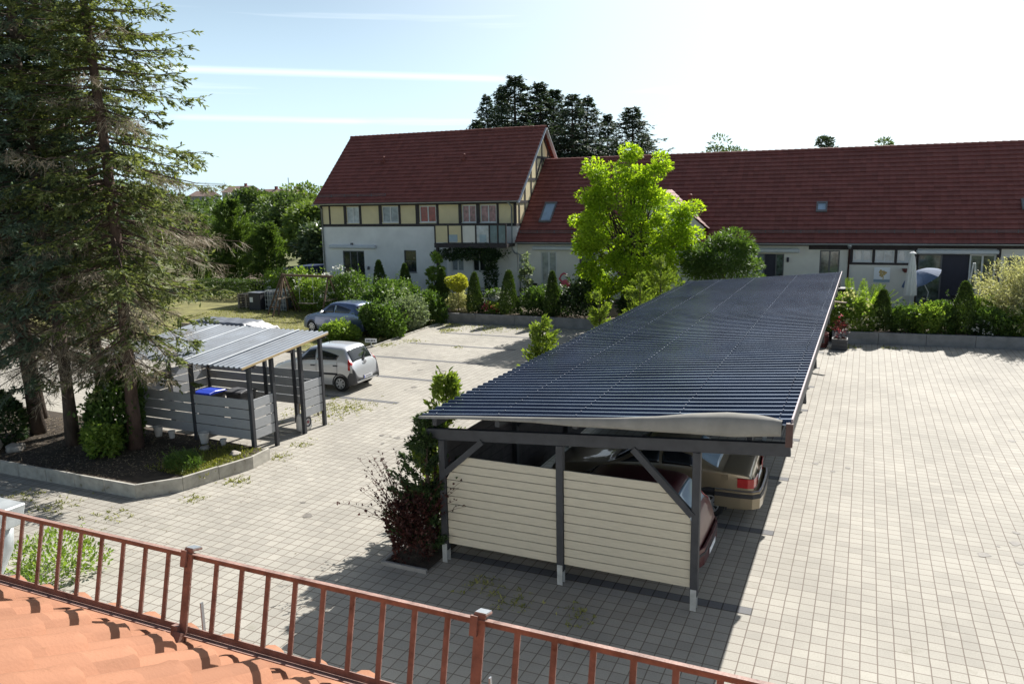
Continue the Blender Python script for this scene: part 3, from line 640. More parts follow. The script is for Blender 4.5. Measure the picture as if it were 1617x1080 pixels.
MB().box(-.87, -.775, 11.12, 11.19, rz(-.9)-.30, rz(-.9)+.04).build('corner_bracket', M['brown_dark'], cp)

# ================================================================== BIN SHELTER (left)
sh = thing('bin_shelter', 'small open shelter with grey corrugated roof and grey slatted sides by the spruces', 'shelter', (-16.3, 16.3, 0))
SX0, SX1, SY0, SY1 = -19.2, -13.95, 14.42, 17.95
def srz(y): return 2.42+(y-SY0)*.0935
rows = []
ncor = int((SX1-SX0)/.175); pr = [(0, 0), (.055, 0), (.08, .032), (.125, .032), (.15, 0)]
for y in (SY0, SY0+1.2, SY0+2.4, SY1):
    r = []
    for i in range(ncor):
        for dx, dz in pr: r.append((SX0+i*.175+dx, y, srz(y)+dz))
    rows.append(r)
o = MB().grid(rows).build('roof_sheet', M['light_roof'], sh, fix=False); md = o.modifiers.new('t', 'SOLIDIFY'); md.thickness = .008
for k in (1, 2, 3, 4):
    x = SX0+k*1.02+.09; MB().beam((x, SY0-.01, srz(SY0)+.03), (x, SY1+.01, srz(SY1)+.03), .05, .012).build('roof_seam', M['awning_white'], sh)
for y in (14.9, 16.3, 17.8): MB().beam((SX0+.1, y, srz(y)-.07), (SX1-.02, y, srz(y)-.07), .07, .12).build('rafter', M['timber'], sh)
MB().beam((SX1-.025, SY0+.03, srz(SY0+.03)-.025), (SX1-.025, SY1-.03, srz(SY1-.03)-.025), .03, .05).build('verge_board', M['raw_wood'], sh)
def spost(x, y, wd=.10):
    MB().box(x-wd/2, x+wd/2, y-wd/2, y+wd/2, -.02, srz(y)-.135).build('post', M['anthracite'], sh, bevel=.005)
posts = [(-14.2, 14.9), (-14.2, 15.75), (-14.2, 16.9), (-14.2, 17.8), (-16.2, 14.9), (-18.6, 14.9), (-18.6, 17.8), (-16.3, 17.8), (-18.6, 16.3), (-15.2, 17.8)]
for p in posts: spost(*p)
def slats(p, q, n=4, z0=.40, z1=1.48, t=.025, off=0):
    b = MB(); h = (z1-z0)/n; P, Q = Vector((*p, 0)), Vector((*q, 0))
    for i in range(n):
        z = z0+(i+.5)*h; b.beam(P+Vector((0, 0, z)), Q+Vector((0, 0, z)), t, h-.024)
    b.build('board_panel', M['grey_board'], sh, bevel=.003)
slats((-16.16, 14.89), (-14.25, 14.89)); slats((-18.55, 14.89), (-16.24, 14.89))
slats((-14.19, 14.95), (-14.19, 15.70)); slats((-14.19, 16.95), (-14.19, 17.75), z0=.45)
slats((-14.25, 17.81), (-16.25, 17.81), z0=.55, z1=1.62); slats((-16.35, 17.81), (-18.55, 17.81), z0=.55, z1=1.62)
slats((-18.61, 14.95), (-18.61, 17.75), z0=.55, z1=1.7)
def wheelie(x, y, rzv, body, lid, label, name='wheelie_bin'):
    r = thing(name, label, 'bin', (x, y, 0), rzv)
    b = MB(); rows = []
    for z, wx, wy in ((.06, .22, .24), (.3, .24, .27), (.95, .28, .33), (1.0, .30, .35)):
        rows.append([(-wx, -wy, z), (wx, -wy, z), (wx, wy, z), (-wx, wy, z)])
    b.grid(rows, True); b.f += [(3, 2, 1, 0), (12, 13, 14, 15)]; b.build('body', body, r, local=True, bevel=.02)
    b = MB(); b.prism([(-.31, -.37, 1.002), (-.31, .37, 1.002), (-.31, .33, 1.06), (-.31, .1, 1.10), (-.31, -.3, 1.06)], (.62, 0, 0)); b.tube([(-.25, .40, 1.02), (.25, .40, 1.02)], .015, 8); b.build('lid', lid, r, local=True, bevel=.015)
    for s in (-1, 1): MB().lathe((s*.24, .25, .1), [(.1, -.03), (.1, .03)], 16, 'x').build('wheel', M['rubber'], r, local=True)
    return r
wheelie(-17.35, 16.6, PI, M['bumper_grey'], M['blue_plastic'], 'dark waste bin with bright blue lid inside the small shelter')
wheelie(-16.55, 17.0, PI, M['bumper_grey'], M['bumper_grey'], 'all-dark waste bin beside the blue-lidded one in the small shelter')
pots = [(-17.45, 14.74, .12), (-16.95, 14.74, .09), (-15.75, 14.72, .13), (-15.1, 14.74, .08)]
plab = ['white pot leftmost of the row below the shelter boards', 'smaller white pot left of the middle shelter post, below the boards', 'largest white pot, below the boards right of the middle post', 'smallest white pot nearest the kerb corner under the shelter boards']
for (x, y, r_), lb in zip(pots, plab):
    o = MB().lathe((x, y, .2), [(r_*.7, 0), (r_, r_*2.0), (r_*1.1, r_*2.05), (r_*1.1, r_*2.3), (r_*.9, r_*2.3), (r_*.85, r_*1.9)], 18).build('flower_pot', M['white_pot'], loc=(x, y, .2), smooth=False); tag(o, lb, 'pot', 'white pots under the shelter boards')
# white sack with a round mark
sk = thing('sack', 'white sack printed with a dark ring leaning inside the shelter gateway', 'sack', (-14.42, 17.15, 0))
rows = []
for z, wx, wy in ((0, .11, .2), (.08, .15, .24), (.3, .14, .24), (.46, .10, .23), (.52, .04, .24)):
    rows.append([(-14.42+wx*math.copysign(abs(math.cos(t))**.6, math.cos(t)), 17.15+wy*math.copysign(abs(math.sin(t))**.6, math.sin(t)), z) for t in [2*PI*i/20 for i in range(20)]])
bb = MB().grid(rows, True); bb.f += [tuple(range(19, -1, -1)), tuple(range(80, 100))]; bb.build('body', M['white_cloth'], sk, smooth=True)
rr = []
for q in (.105, .14): rr.append([(-14.262+.0, 17.15+q*math.cos(t), .27+q*math.sin(t)) for t in [2*PI*i/28 for i in range(28)]])
o = MB().grid(rr, True).build('ring_mark', M['ink'], sk); md = o.modifiers.new('t', 'SOLIDIFY'); md.thickness = .01; md.offset = 0
o = MB().lathe((-14.262, 17.15, .27), [(.045, -.004), (.045, .006)], 16, 'x').build('dot_mark', mat('mark_red', (.28, .1, .12)), sk)
# plastic chair behind the shelter
ch = thing('garden_chair', 'weathered grey plastic chair standing behind the shelter back boards', 'chair', (-15.35, 18.5, 0), 2.6)
MB().box(-.22, .22, -.22, .22, .42, .45).build('seat', M['wood_grey'], ch, local=True, bevel=.01)
MB().beam((0, .22, .45), (0, .30, .85), .44, .03, (0, 1, 0)).build('backrest', M['wood_grey'], ch, local=True)
for sx in (-1, 1):
    for sy in (-1, 1): MB().beam((sx*.19, sy*.19, .42), (sx*.23, sy*.23, 0), .045, .045).build('leg', M['wood_grey'], ch, local=True)

# ================================================================== CARS
def smooth_interp(keys, n):
    K = np.array(keys, float); m_ = len(K); t = np.linspace(0, m_-1, n); out = []
    for u in t:
        i = min(int(u), m_-2); f = u-i
        p0, p1, p2, p3 = K[max(i-1, 0)], K[i], K[i+1], K[min(i+2, m_-1)]
        T1, T2 = (p2-p0)*.5*.8, (p3-p1)*.5*.8
        out.append((2*f**3-3*f*f+1)*p1+(f**3-2*f*f+f)*T1+(-2*f**3+3*f*f)*p2+(f**3-f*f)*T2)
    return np.array(out)
class Car:
    """body lofted from cross sections: keys are (x, z_bottom, z_top, half_width, half_roof_width, belt)"""
    def __init__(s, keys, sub=6):
        s.sub = sub; s.nk = len(keys); s.K = smooth_interp(keys, (len(keys)-1)*sub+1)
        s.ns = len(s.K); s.G = np.array([s.section(k) for k in s.K])      # ns x nt x 3 for the +y side
    def section(s, k):
        x, zb_, zt, w_, wr, belt = k; belt = min(belt, zt-.09) if zt-.09 > zb_ else (zb_+zt)/2
        pts = [(0, zb_), (w_*.9, zb_), (w_*.985, zb_+.10*min(1, (belt-zb_))), (w_, zb_+(belt-zb_)*.55), (w_*.975, belt), ((w_*.97+wr)*.5+.02, belt+(zt-belt)*.5), (wr, zt-min(.07, (zt-belt)*.4)), (wr*.72, zt-.012), (0, zt)]
        q = smooth_interp(pts, 8*4+1); return [(x, max(0, y), z) for y, z in q]
    def P(s, si, ti, side):
        """si in key index, ti in 0..8; returns point and outward normal"""
        def at(a, b):
            a = min(max(a*s.sub, 0), s.ns-1.001); b = min(max(b*4, 0), 31.999); i, j = int(a), int(b); u, v = a-i, b-j
            g = s.G; return (g[i, j]*(1-u)+g[i+1, j]*u)*(1-v)+(g[i, j+1]*(1-u)+g[i+1, j+1]*u)*v
        p = at(si, ti); du = at(si+.05, ti)-at(si-.05, ti); dv = at(si, ti+.05)-at(si, ti-.05)
        n = np.cross(du, dv); n = n/(np.linalg.norm(n)+1e-9)
        if n[1] < 0 or (abs(n[1]) < 1e-6 and n[2] < 0): n = -n if (n[1] < -1e-6 or n[2] < 0) else n
        p = p.copy(); n = n.copy(); p[1] *= side; n[1] *= side; return p, n
    def body(s, m, root):
        b = MB(); rows = []
        for i in range(s.ns):
            g = s.G[i]; rows.append([tuple(p) for p in g]+[(p[0], -p[1], p[2]) for p in g[-2:0:-1]])
        b.grid(rows, True); n = len(rows[0]); b.f.append(tuple(range(n))); e = (s.ns-1)*n; b.f.append(tuple(e+i for i in reversed(range(n))))
        return b.build('body', m, root, local=True, smooth=True)
    def patch(s, name, m, root, c, side=1, off=.006, nu=8, nv=6):
        """c: four (s, t) corners a, b, c, d running round the patch"""
        rows = []
        for i in range(nu+1):
            u = i/nu; r = []
            for j in range(nv+1):
                v = j/nv
                si = (c[0][0]*(1-u)+c[1][0]*u)*(1-v)+(c[3][0]*(1-u)+c[2][0]*u)*v
                ti = (c[0][1]*(1-u)+c[1][1]*u)*(1-v)+(c[3][1]*(1-u)+c[2][1]*u)*v
                p, n_ = s.P(si, ti, side); r.append(tuple(p+n_*off))
            rows.append(r)
        o = MB().grid(rows).build(name, m, root, local=True, smooth=True, fix=False)
        md = o.modifiers.new('t', 'SOLIDIFY'); md.thickness = .008; md.offset = 0; return o
    def wide(s, name, m, root, s0, s1, t0, off=.006):
        """patch across the whole top between stations s0 and s1, from t0 on one side over the centre to t0 on the other"""
        rows = []
        for i in range(9):
            si = s0+(s1-s0)*i/8; r = []
            for j in range(17):
                q = -1+j/8; ti = 8-abs(q)*(8-t0); p, n_ = s.P(si, ti, 1 if q >= 0 else -1)
                if abs(q) < .01: n_[1] = 0
                r.append(tuple(p+n_*off))
            rows.append(r)
        o = MB().grid(rows).build(name, m, root, local=True, smooth=True, fix=False)
        md = o.modifiers.new('t', 'SOLIDIFY'); md.thickness = .008; md.offset = 0; return o
def wheel(root, x, y, r, side, w_=.17, covers=7):
    o = MB().lathe((x, y, r), [(r*.62, -w_/2), (r*.9, -w_/2), (r, -w_*.36), (r, w_*.36), (r*.9, w_/2), (r*.62, w_/2)], 32, 'y').build('wheel', M['rubber'], root, local=True, smooth=False)
    b = MB(); yo = y+side*(w_/2+.004)
    b.lathe((x, yo, r), [(r*.63, -.012*side), (r*.63, .008*side), (r*.56, .010*side), (r*.55, -.012*side)], 28, 'y')
    for k in range(covers):
        a = 2*PI*k/covers; b.beam((x+math.cos(a)*r*.1, yo, r+math.sin(a)*r*.1), (x+math.cos(a)*r*.58, yo, r+math.sin(a)*r*.58), .02, r*.2, (0, 1, 0) if False else (-math.sin(a), 0, math.cos(a)))
    b.lathe((x, yo, r), [(r*.15, -.015), (r*.15, .015)], 14, 'y')
    b.build('rim', M['rim'], o, local=True)
    # dark wheel housing seen above the tyre
    rows = []
    for q in (r*1.02, r*1.17): rows.append([(x+q*math.cos(t), y+side*(w_/2-.035), r+q*math.sin(t)*1.0) for t in [PI*i/20-.12 for i in range(-1, 23)]])
    a = MB().grid(rows).build('wheel_arch', M['black_plastic'], root, local=True); md = a.modifiers.new('t', 'SOLIDIFY'); md.thickness = .05; md.offset = 0
    return o
def car(name, label, loc, rz_, keys, paint, wheels, wr, win, extra, hw):
    root = thing(name, label, 'car', loc, rz_)
    c = Car(keys); c.body(paint, root)
    for x in wheels:
        for sd in (1, -1): wheel(root, x, sd*(hw-.075), wr, sd)
    for nm, corners in win:
        for sd in (1, -1): c.patch(nm, M['car_glass'], root, corners, sd)
    extra(c, root); return root
# small silver hatchback; local x runs from the nose (0) to the tail
kh = [(.02, .30, .52, .60, .42, .50), (.06, .22, .68, .70, .56, .60), (.35, .20, .86, .77, .66, .78), (.80, .20, .99, .795, .70, .90), (1.02, .20, 1.06, .797, .70, .93), (1.62, .20, 1.46, .797, .60, .95), (2.05, .20, 1.535, .797, .59, .96), (2.75, .20, 1.53, .797, .58, .98), (3.10, .21, 1.47, .79, .57, 1.0), (3.40, .24, 1.03, .775, .60, .92), (3.50, .27, .80, .75, .62, .72), (3.555, .30, .56, .72, .62, .50), (3.565, .34, .42, .66, .58, .39)]
def x_silver(c, r):
    c.wide('rear_window', M['car_glass'], r, 8.15, 8.92, 6.1)
    c.wide('windscreen', M['car_glass'], r, 4.1, 4.9, 6.0)
    for sd in (1, -1):
        c.patch('tail_light', M['tail_red'], r, [(8.55, 4.15), (9.05, 4.1), (9.05, 5.6), (8.45, 5.3)], sd, .012, 6, 4) if False else None
        c.patch('tail_light', M['tail_red'], r, [(8.62, 3.4), (9.45, 3.5), (9.0, 5.7), (8.50, 5.0)], sd, .012)
        c.patch('reversing_light', M['lamp_clear'], r, [(8.95, 3.2), (9.5, 3.4), (9.42, 4.4), (8.95, 4.2)], sd, .017)
        c.patch('side_moulding', M['black_plastic'], r, [(4.2, 2.85), (7.3, 2.85), (7.3, 3.05), (4.2, 3.05)], sd, .012, 14, 2)
        c.patch('front_bumper_side', M['bumper_grey'], r, [(.2, 1.2), (1.6, 1.2), (1.6, 2.2), (.2, 2.6)], sd, .01)
        c.patch('rear_bumper_side', M['bumper_grey'], r, [(8.3, 1.05), (11.9, 1.05), (11.9, 7.9), (8.55, 2.75)], sd, .014, 14, 8)
        c.patch('headlight', M['lamp_clear'], r, [(1.2, 4.6), (2.3, 4.4), (2.5, 5.4), (1.4, 6.2)], sd, .012)
        for s0 in (5.55, 7.1):
            p, n = c.P(s0, 3.72, sd); MB().beam(p+n*.02-np.array([.09, 0, 0]), p+n*.02+np.array([.09, 0, 0]), .03, .035).build('door_handle', M['black_plastic'], r, local=True, bevel=.008)
        p, n = c.P(4.55, 4.3, sd); q = Vector(p)+Vector((0, sd*.10, .05)); MB().box(q.x-.06, q.x+.06, q.y-.08, q.y+.08, q.z-.06, q.z+.07).build('wing_mirror', M['silver'], r, local=True, bevel=.03)
        for s0 in (4.35, 5.85, 7.25): c.patch('door_gap', M['ink'], r, [(s0, 1.4), (s0+.02, 1.4), (s0+.02, 4.2), (s0, 4.2)], sd, .001, 1, 12)
    MB().box(3.572, 3.582, -.28, .28, .40, .52).build('bumper_step', M['bumper_grey'], r, local=True)
    pl = MB().box(3.583, 3.592, -.26, .26, .405, .515).build('number_plate', M['plate'], r, local=True)
    b = MB(); random.seed(3)
    for i in range(7): b.box(3.5925, 3.594, -.17+i*.055, -.14+i*.055+random.uniform(0, .01), .43, .49)
    b.build('plate_characters', mat('plate_ink', (.2, .2, .25)), pl, local=True)
    MB().box(3.5925, 3.594, -.255, -.215, .41, .51).build('plate_band', M['blue_plastic'], pl, local=True)
    p, n = c.P(9.35, 8, 1); rows = []
    for q in (.055, .075): rows.append([(p[0]+.03, q*1.25*math.cos(t), p[2]+q*.8*math.sin(t)) for t in [2*PI*i/20 for i in range(20)]])
    o = MB().grid(rows, True).beam((p[0]+.03, -.04, p[2]-.04), (p[0]+.03, -.025, p[2]+.04), .01, .012).beam((p[0]+.03, .025, p[2]-.04), (p[0]+.03, .04, p[2]+.04), .01, .012).beam((p[0]+.03, -.03, p[2]-.005), (p[0]+.03, .03, p[2]+.005), .01, .012).build('badge', M['rim'], r, local=True); md = o.modifiers.new('t', 'SOLIDIFY'); md.thickness = .015; md.offset = 0
    p0, _ = c.P(8.95, 8, 1); p1, _ = c.P(8.45, 7, 1)
    MB().beam(p0+np.array([.03, 0, .01]), p1+np.array([.05, -.1, 0]), .02, .02).box(p0[0]-.0, p0[0]+.05, -.05, .05, p0[2]-.05, p0[2]+.01).build('rear_wiper', M['black_plastic'], r, local=True)
    MB().tube([(2.05, 0, 1.53), (1.95, 0, 1.72)], [.008, .004], 6).build('aerial', M['black_plastic'], r, local=True)
def band(r, name, m, path, z0, z1, t=.02, mirror=True):
    P = [Vector((x, y, 0)) for x, y in path]
    if mirror: P = P+[Vector((p.x, -p.y, 0)) for p in reversed(P) if abs(p.y) > .001]
    rows = []
    for i, p in enumerate(P):
        d = (P[min(i+1, len(P)-1)]-P[max(i-1, 0)]).normalized(); n = Vector((d.y, -d.x, 0)); n = n if n.dot(p-Vector((2, 0, 0))) > 0 else -n
        a, b_ = p, p+n*t; rows.append([(a.x, a.y, z0), (b_.x, b_.y, z0+.008), (b_.x, b_.y, z1-.008), (a.x, a.y, z1)])
    b = MB().grid(rows, True); k = len(b.v); b.f += [(0, 1, 2, 3), (k-1, k-2, k-3, k-4)]
    return b.build(name, m, r, local=True)
swin = [('front_side_window', [(4.35, 4.35), (5.78, 4.35), (5.75, 5.75), (5.02, 5.7)]), ('rear_side_window', [(5.92, 4.35), (7.2, 4.4), (7.42, 4.9), (5.9, 5.75)])]
car('parked_car', 'small silver hatchback with dark unpainted bumper parked behind the bin shelter', (-19.2, 22.02, 0), R(1.5), kh, M['silver'], (.62, 2.98), .29, swin, x_silver, .80)
# champagne saloon, tail to the right, second bay of the carport
kb = [(.0, .32, .62, .66, .5, .55), (.05, .22, .72, .76, .62, .64), (.5, .2, .86, .83, .74, .8), (1.2, .2, .95, .845, .75, .86), (1.4, .2, 1.0, .845, .74, .9), (2.05, .2, 1.34, .845, .60, .92), (2.5, .2, 1.385, .845, .60, .93), (3.0, .2, 1.35, .845, .60, .94), (3.62, .22, 1.06, .84, .70, .95), (3.75, .22, 1.035, .84, .72, .95), (4.15, .24, 1.01, .825, .70, .93), (4.25, .26, .94, .81, .70, .86), (4.30, .28, .70, .80, .70, .62), (4.36, .3, .58, .78, .68, .52), (4.37, .34, .44, .74, .66, .4)]
def x_beige(c, r):
    c.wide('rear_window', M['glass_sky'], r, 7.12, 7.9, 5.9); c.wide('windscreen', M['car_glass'], r, 4.1, 4.92, 6)  # pale blue rear pane: sky reflection put into the colour
    for sd in (1, -1):
        for q in ([(3.98, sd*.838), (4.18, sd*.83), (4.285, sd*.79), (4.315, sd*.66), (4.32, sd*.40)],):
            band(r, 'tail_light', M['tail_red'], q, .70, .90, .012, False)
        c.patch('side_moulding', M['black_plastic'], r, [(4.2, 2.8), (8.4, 2.8), (8.4, 3.0), (4.2, 3.0)], sd, .012, 14, 2)
        c.patch('door_gap', M['ink'], r, [(7.0, 1.4), (7.02, 1.4), (7.3, 4.2), (7.28, 4.2)], sd, .001, 1, 12)
    bp_ = [(3.55, .845), (4.05, .845), (4.27, .82), (4.38, .72), (4.41, .45), (4.415, 0)]
    band(r, 'rear_bumper', M['beige'], bp_, .28, .64, .035); band(r, 'bumper_strip', M['black_plastic'], [(x+.004, y*1.003) for x, y in bp_], .50, .60, .048); band(r, 'bumper_lip', M['rim'], bp_, .641, .655, .036)
    p, n = c.P(8.9, 3.75, -1); MB().box(p[0]-.07, p[0]+.07, p[1]-.004, p[1]+.01, p[2]-.06, p[2]+.06).build('fuel_flap', M['beige'], r, local=True, bevel=.004)
    MB().box(4.325, 4.335, -.26, .26, .72, .83).build('number_plate', M['plate'], r, local=True)
bwin = [('front_side_window', [(4.3, 4.35), (5.75, 4.35), (5.7, 5.75), (5.05, 5.7)]), ('rear_side_window', [(5.9, 4.35), (7.2, 4.35), (7.1, 5.5), (5.88, 5.75)])]
car('parked_car', 'champagne saloon car with red tail light jutting from the second carport bay', (-6.05, 15.98, 0), R(1), kb, M['beige'], (.85, 3.45), .30, bwin, x_beige, .845)
# dark red hatchback, first bay
kr = [(x*1.10, a, b_*.98, w_*1.04, q*1.04, e*.98) for x, a, b_, w_, q, e in kh]
def x_red(c, r):
    c.wide('rear_window', M['glass_sky'], r, 8.1, 8.85, 5.9); c.wide('windscreen', M['car_glass'], r, 4.1, 4.9, 6)  # rear pane carries the blue sky reflection as its colour
    for sd in (1, -1):
        c.patch('tail_light', M['tail_red'], r, [(8.35, 3.7), (9.1, 3.9), (8.75, 5.9), (8.25, 5.2)], sd, .012)
        c.patch('reversing_light', M['lamp_clear'], r, [(8.75, 3.5), (9.35, 3.7), (9.1, 4.5), (8.7, 4.3)], sd, .017)
    br_ = [(3.3, .83), (3.72, .825), (3.87, .77), (3.925, .6), (3.94, 0)]
    band(r, 'rear_bumper', M['wine'], br_, .27, .60, .03); band(r, 'bumper_strip', M['black_plastic'], br_, .46, .52, .038)
    MB().box(3.975, 3.985, -.26, .26, .33, .43).build('number_plate', M['plate'], r, local=True)
car('parked_car', 'dark red hatchback in the first carport bay behind the cream boards', (-6.14, 13.12, 0), R(0), kr, M['wine'], (.70, 3.25), .30, swin, x_red, .83)
# blue car behind the shrubs
ku = [(x*1.16, a, b_*1.04, w_*1.08, q*1.08, e*1.03) for x, a, b_, w_, q, e in kh]
def x_blue(c, r):
    c.wide('rear_window', M['car_glass'], r, 8.1, 8.85, 5.9); c.wide('windscreen', M['car_glass'], r, 4.1, 4.9, 6)
    for sd in (1, -1):
        c.patch('headlight', M['lamp_clear'], r, [(1.2, 4.6), (2.3, 4.4), (2.5, 5.4), (1.4, 6.2)], sd, .012)
        p, n = c.P(4.55, 4.3, sd); q = Vector(p)+Vector((0, sd*.10, .06)); MB().box(q.x-.06, q.x+.06, q.y-.09, q.y+.09, q.z-.07, q.z+.07).build('wing_mirror', M['silver'], r, local=True, bevel=.03)
car('parked_car', 'blue car parked on the lawn edge, half hidden by the shrubs', (-25.7, 31.9, 0), R(-8), ku, M['navy'], (.75, 3.4), .31, swin, x_blue, .86)

# ================================================================== BUILDINGS (u along the front, n into the building)
PHI = .0282; U = Vector((math.cos(PHI), math.sin(PHI), 0)); NV = Vector((-math.sin(PHI), math.cos(PHI), 0)); BASE = Vector((0, 44.28, 0))
class House:
    def __init__(s, name, label, u0, cat='house'):
        s.u0 = u0; s.r = thing(name, label, cat, tuple(BASE+U*u0), PHI)
    def b(s, mb, name, m, parent=None, **k):
        mb.v = [(x-s.u0, y, z) for x, y, z in mb.v]; return mb.build(name, m, parent or s.r, local=True, **k)
    def roof(s, name, m, ua, ub, n0, z0, n1, z1, tx=.30, cs=.345, amp=.011):
        """tiled slope from eave (n0, z0) to ridge (n1, z1): real courses and pantile waves"""
        Ls = math.hypot(n1-n0, z1-z0); nc = round(Ls/cs); nx = round((ub-ua)/tx); us = []
        for i in range(nx*5+1): us.append(ua+(ub-ua)*i/(nx*5))
        ex, ez = (n1-n0)/Ls, (z1-z0)/Ls; sg = 1 if n1 > n0 else -1; px, pz = -ez*sg, ex*sg     # normal, upwards
        wv = [0, .9, 1.0, .35, -.1]
        b = MB(); rows = []
        for c in range(nc):
            for q, lift in ((c/nc, .046), ((c+1)/nc, .004)):
                r = []
                for i, u_ in enumerate(us):
                    h = lift+amp*wv[i % 5]+.004*math.sin(u_*1.3+c*.9); d = Ls*q
                    r.append((u_, n0+ex*d+px*h, z0+ez*d+pz*h))
                rows.append(r)
        b.grid(rows); o = s.b(b, name, m, fix=False)
        return o
    def wall(s, name, m, ua, ub, n, za, zb_, holes=(), depth=.14):
        """front wall face at depth n with real openings and reveals; holes: (u0, u1, z0, z1)"""
        ue = sorted({ua, ub, *[h[0] for h in holes], *[h[1] for h in holes]}); ze = sorted({za, zb_, *[h[2] for h in holes], *[h[3] for h in holes]})
        b = MB()
        for u0, u1 in zip(ue, ue[1:]):
            for z0, z1 in zip(ze, ze[1:]):
                uc, zc = (u0+u1)/2, (z0+z1)/2
                if any(h[0] < uc < h[1] and h[2] < zc < h[3] for h in holes): continue
                b.add([(u0, n, z0), (u1, n, z0), (u1, n, z1), (u0, n, z1)], [(0, 1, 2, 3)])
        for h in holes:
            u0, u1, z0, z1 = h; d = n+depth
            b.add([(u0, n, z0), (u1, n, z0), (u1, d, z0), (u0, d, z0)], [(0, 1, 2, 3)]); b.add([(u0, n, z1), (u1, n, z1), (u1, d, z1), (u0, d, z1)], [(3, 2, 1, 0)])
            b.add([(u0, n, z0), (u0, n, z1), (u0, d, z1), (u0, d, z0)], [(3, 2, 1, 0)]); b.add([(u1, n, z0), (u1, n, z1), (u1, d, z1), (u1, d, z0)], [(0, 1, 2, 3)])
        return s.b(b, name, m, fix=False)
    def window(s, u0, u1, z0, z1, n, g, frame, cols=2, rows=1, fw=.06, name='window', sill=True):
        b = MB(); d0, d1 = n+.05, n+.12
        b.box(u0, u0+fw, d0, d1, z0, z1).box(u1-fw, u1, d0, d1, z0, z1).box(u0+fw, u1-fw, d0+.002, d1, z0, z0+fw).box(u0+fw, u1-fw, d0+.002, d1, z1-fw, z1)
        for k in range(1, cols): c = u0+(u1-u0)*k/cols; b.box(c-fw*.6, c+fw*.6, d0+.001, d1, z0+fw, z1-fw)
        for k in range(1, rows): c = z0+(z1-z0)*k/rows; b.box(u0+fw, u1-fw, d0+.008, d1, c-.014, c+.014)
        if sill: b.box(u0-.03, u1+.03, n-.05, n+.05, z0-.035, z0-.002)
        w_ = s.b(b, name, frame)
        s.b(MB().box(u0+fw*.5, u1-fw*.5, n+.085, n+.10, z0+fw*.5, z1-fw*.5), 'pane', g, w_)
        return w_
    def gutter(s, ua, ub, n, z, m):
        rows = []
        for k in range(9):
            t = PI*k/8; rows.append([(ua, n-.07*math.cos(t), z-.07*math.sin(t)), (ub, n-.07*math.cos(t), z-.07*math.sin(t))])
        o = s.b(MB().grid(rows), 'gutter', m, fix=False); md = o.modifiers.new('t', 'SOLIDIFY'); md.thickness = .01; return o
    def ridge(s, ua, ub, n, z, m):
        b = MB(); k = int((ub-ua)/.36)
        for i in range(k):
            x0 = ua+(ub-ua)*i/k; x1 = ua+(ub-ua)*(i+1)/k+.03
            rows = [[(x, n+rr*math.cos(t), z-.10+rr*1.15*math.sin(t)) for t in [PI*j/8 for j in range(9)]] for x, rr in ((x0, .15), (x1, .125))]
            b.grid(rows)
        return s.b(b, 'ridge_tiles', m, fix=False)
    def snowguard(s, ua, ub, n, z):
        b = MB(); b.box(ua, ub, n-.012, n+.012, z+.10, z+.13).box(ua, ub, n-.01, n+.01, z+.19, z+.22); k = int((ub-ua)/.9)
        for i in range(k+1): x = ua+(ub-ua)*i/k; b.box(x-.02, x+.02, n-.02, n+.02, z-.03, z+.24); b.beam((x, n, z+.22), (x, n+.25, z+.15), .02, .02)
        return s.b(b, 'snow_guard', M['old_zinc'])
    def downpipe(s, pts, m=None): return s.b(MB().tube(pts, .045, 10), 'downpipe', m or M['zinc'], smooth=True)

# ---------------- tall house at the left: white ground floor, half-timbered upper floor, red roof
h = House('half_timbered_house', 'two storey house with white ground floor, yellow half-timbered upper floor and tall dark red roof', -27)
UA, UB, WN, EZ, RN, RZ = -34.1, -19.62, .45, 6.30, 5.0, 10.985
wins = [(-31.98, -31.02, 5.0, 6.06, 'glass_blind'), (-29.2, -27.98, 5.0, 6.06, 'glass_stripe'), (-26.39, -25.19, 5.0, 6.05, 'glass_red'), (-23.34, -22.36, 4.97, 6.06, 'glass_pink'), (-22.07, -20.97, 4.97, 6.06, 'glass_pink')]
low = [(-32.49, -30.77, .55, 3.13), (-27.69, -26.77, 1.75, 3.2), (-24.19, -23.32, 1.9, 3.12), (-22.69, -21.79, 1.9, 3.09), (-25.2, -24.5, .55, 3.1)]
h.wall('wall', M['white_render'], UA, UB, WN, .3, 4.78, low)
h.wall('upper_wall', M['yellow_infill'], UA+.01, UB-.01, WN+.004, 4.78, 6.42, [w_[:4] for w_ in wins], .10)
for w_ in wins: h.window(*w_[:4], WN+.0, M[w_[4]], M['frame_white'], 2, 1)
h.window(*low[0], WN, M['glass_dark'], M['frame_grey'], 3, 1, .07, 'terrace_door', False)
h.window(*low[1], WN, M['glass_dark'], M['frame_grey'], 1, 2)
h.window(*low[2], WN, M['glass_stripe'], M['frame_white'], 2, 1); h.window(*low[3], WN, M['glass_dark'], M['frame_white'], 2, 1)
h.window(*low[4], WN, M['glass_blind'], M['frame_white'], 1, 1, .08, 'balcony_door', False)
# timber framing
tb = MB(); y0, y1 = WN-.028, WN+.02
tb.box(UA-.01, UB+.01, y0, y1, 4.74, 4.92).box(UA-.01, UB+.01, y0, y1, 6.10, 6.34)
for a, c in ((UA-.01, UA+.17), (-33.42, -33.30), (-32.22, -32.0), (-31.0, -30.82), (-29.46, -29.22), (-27.96, -27.80), (-26.68, -26.41), (-25.17, -25.0), (-23.58, -23.36), (-22.34, -22.09), (-20.95, -20.80), (UB-.19, UB+.01)): tb.box(a, c, y0+.002, y1, 4.92, 6.10)
h.b(tb, 'timber_frame', M['timber'])
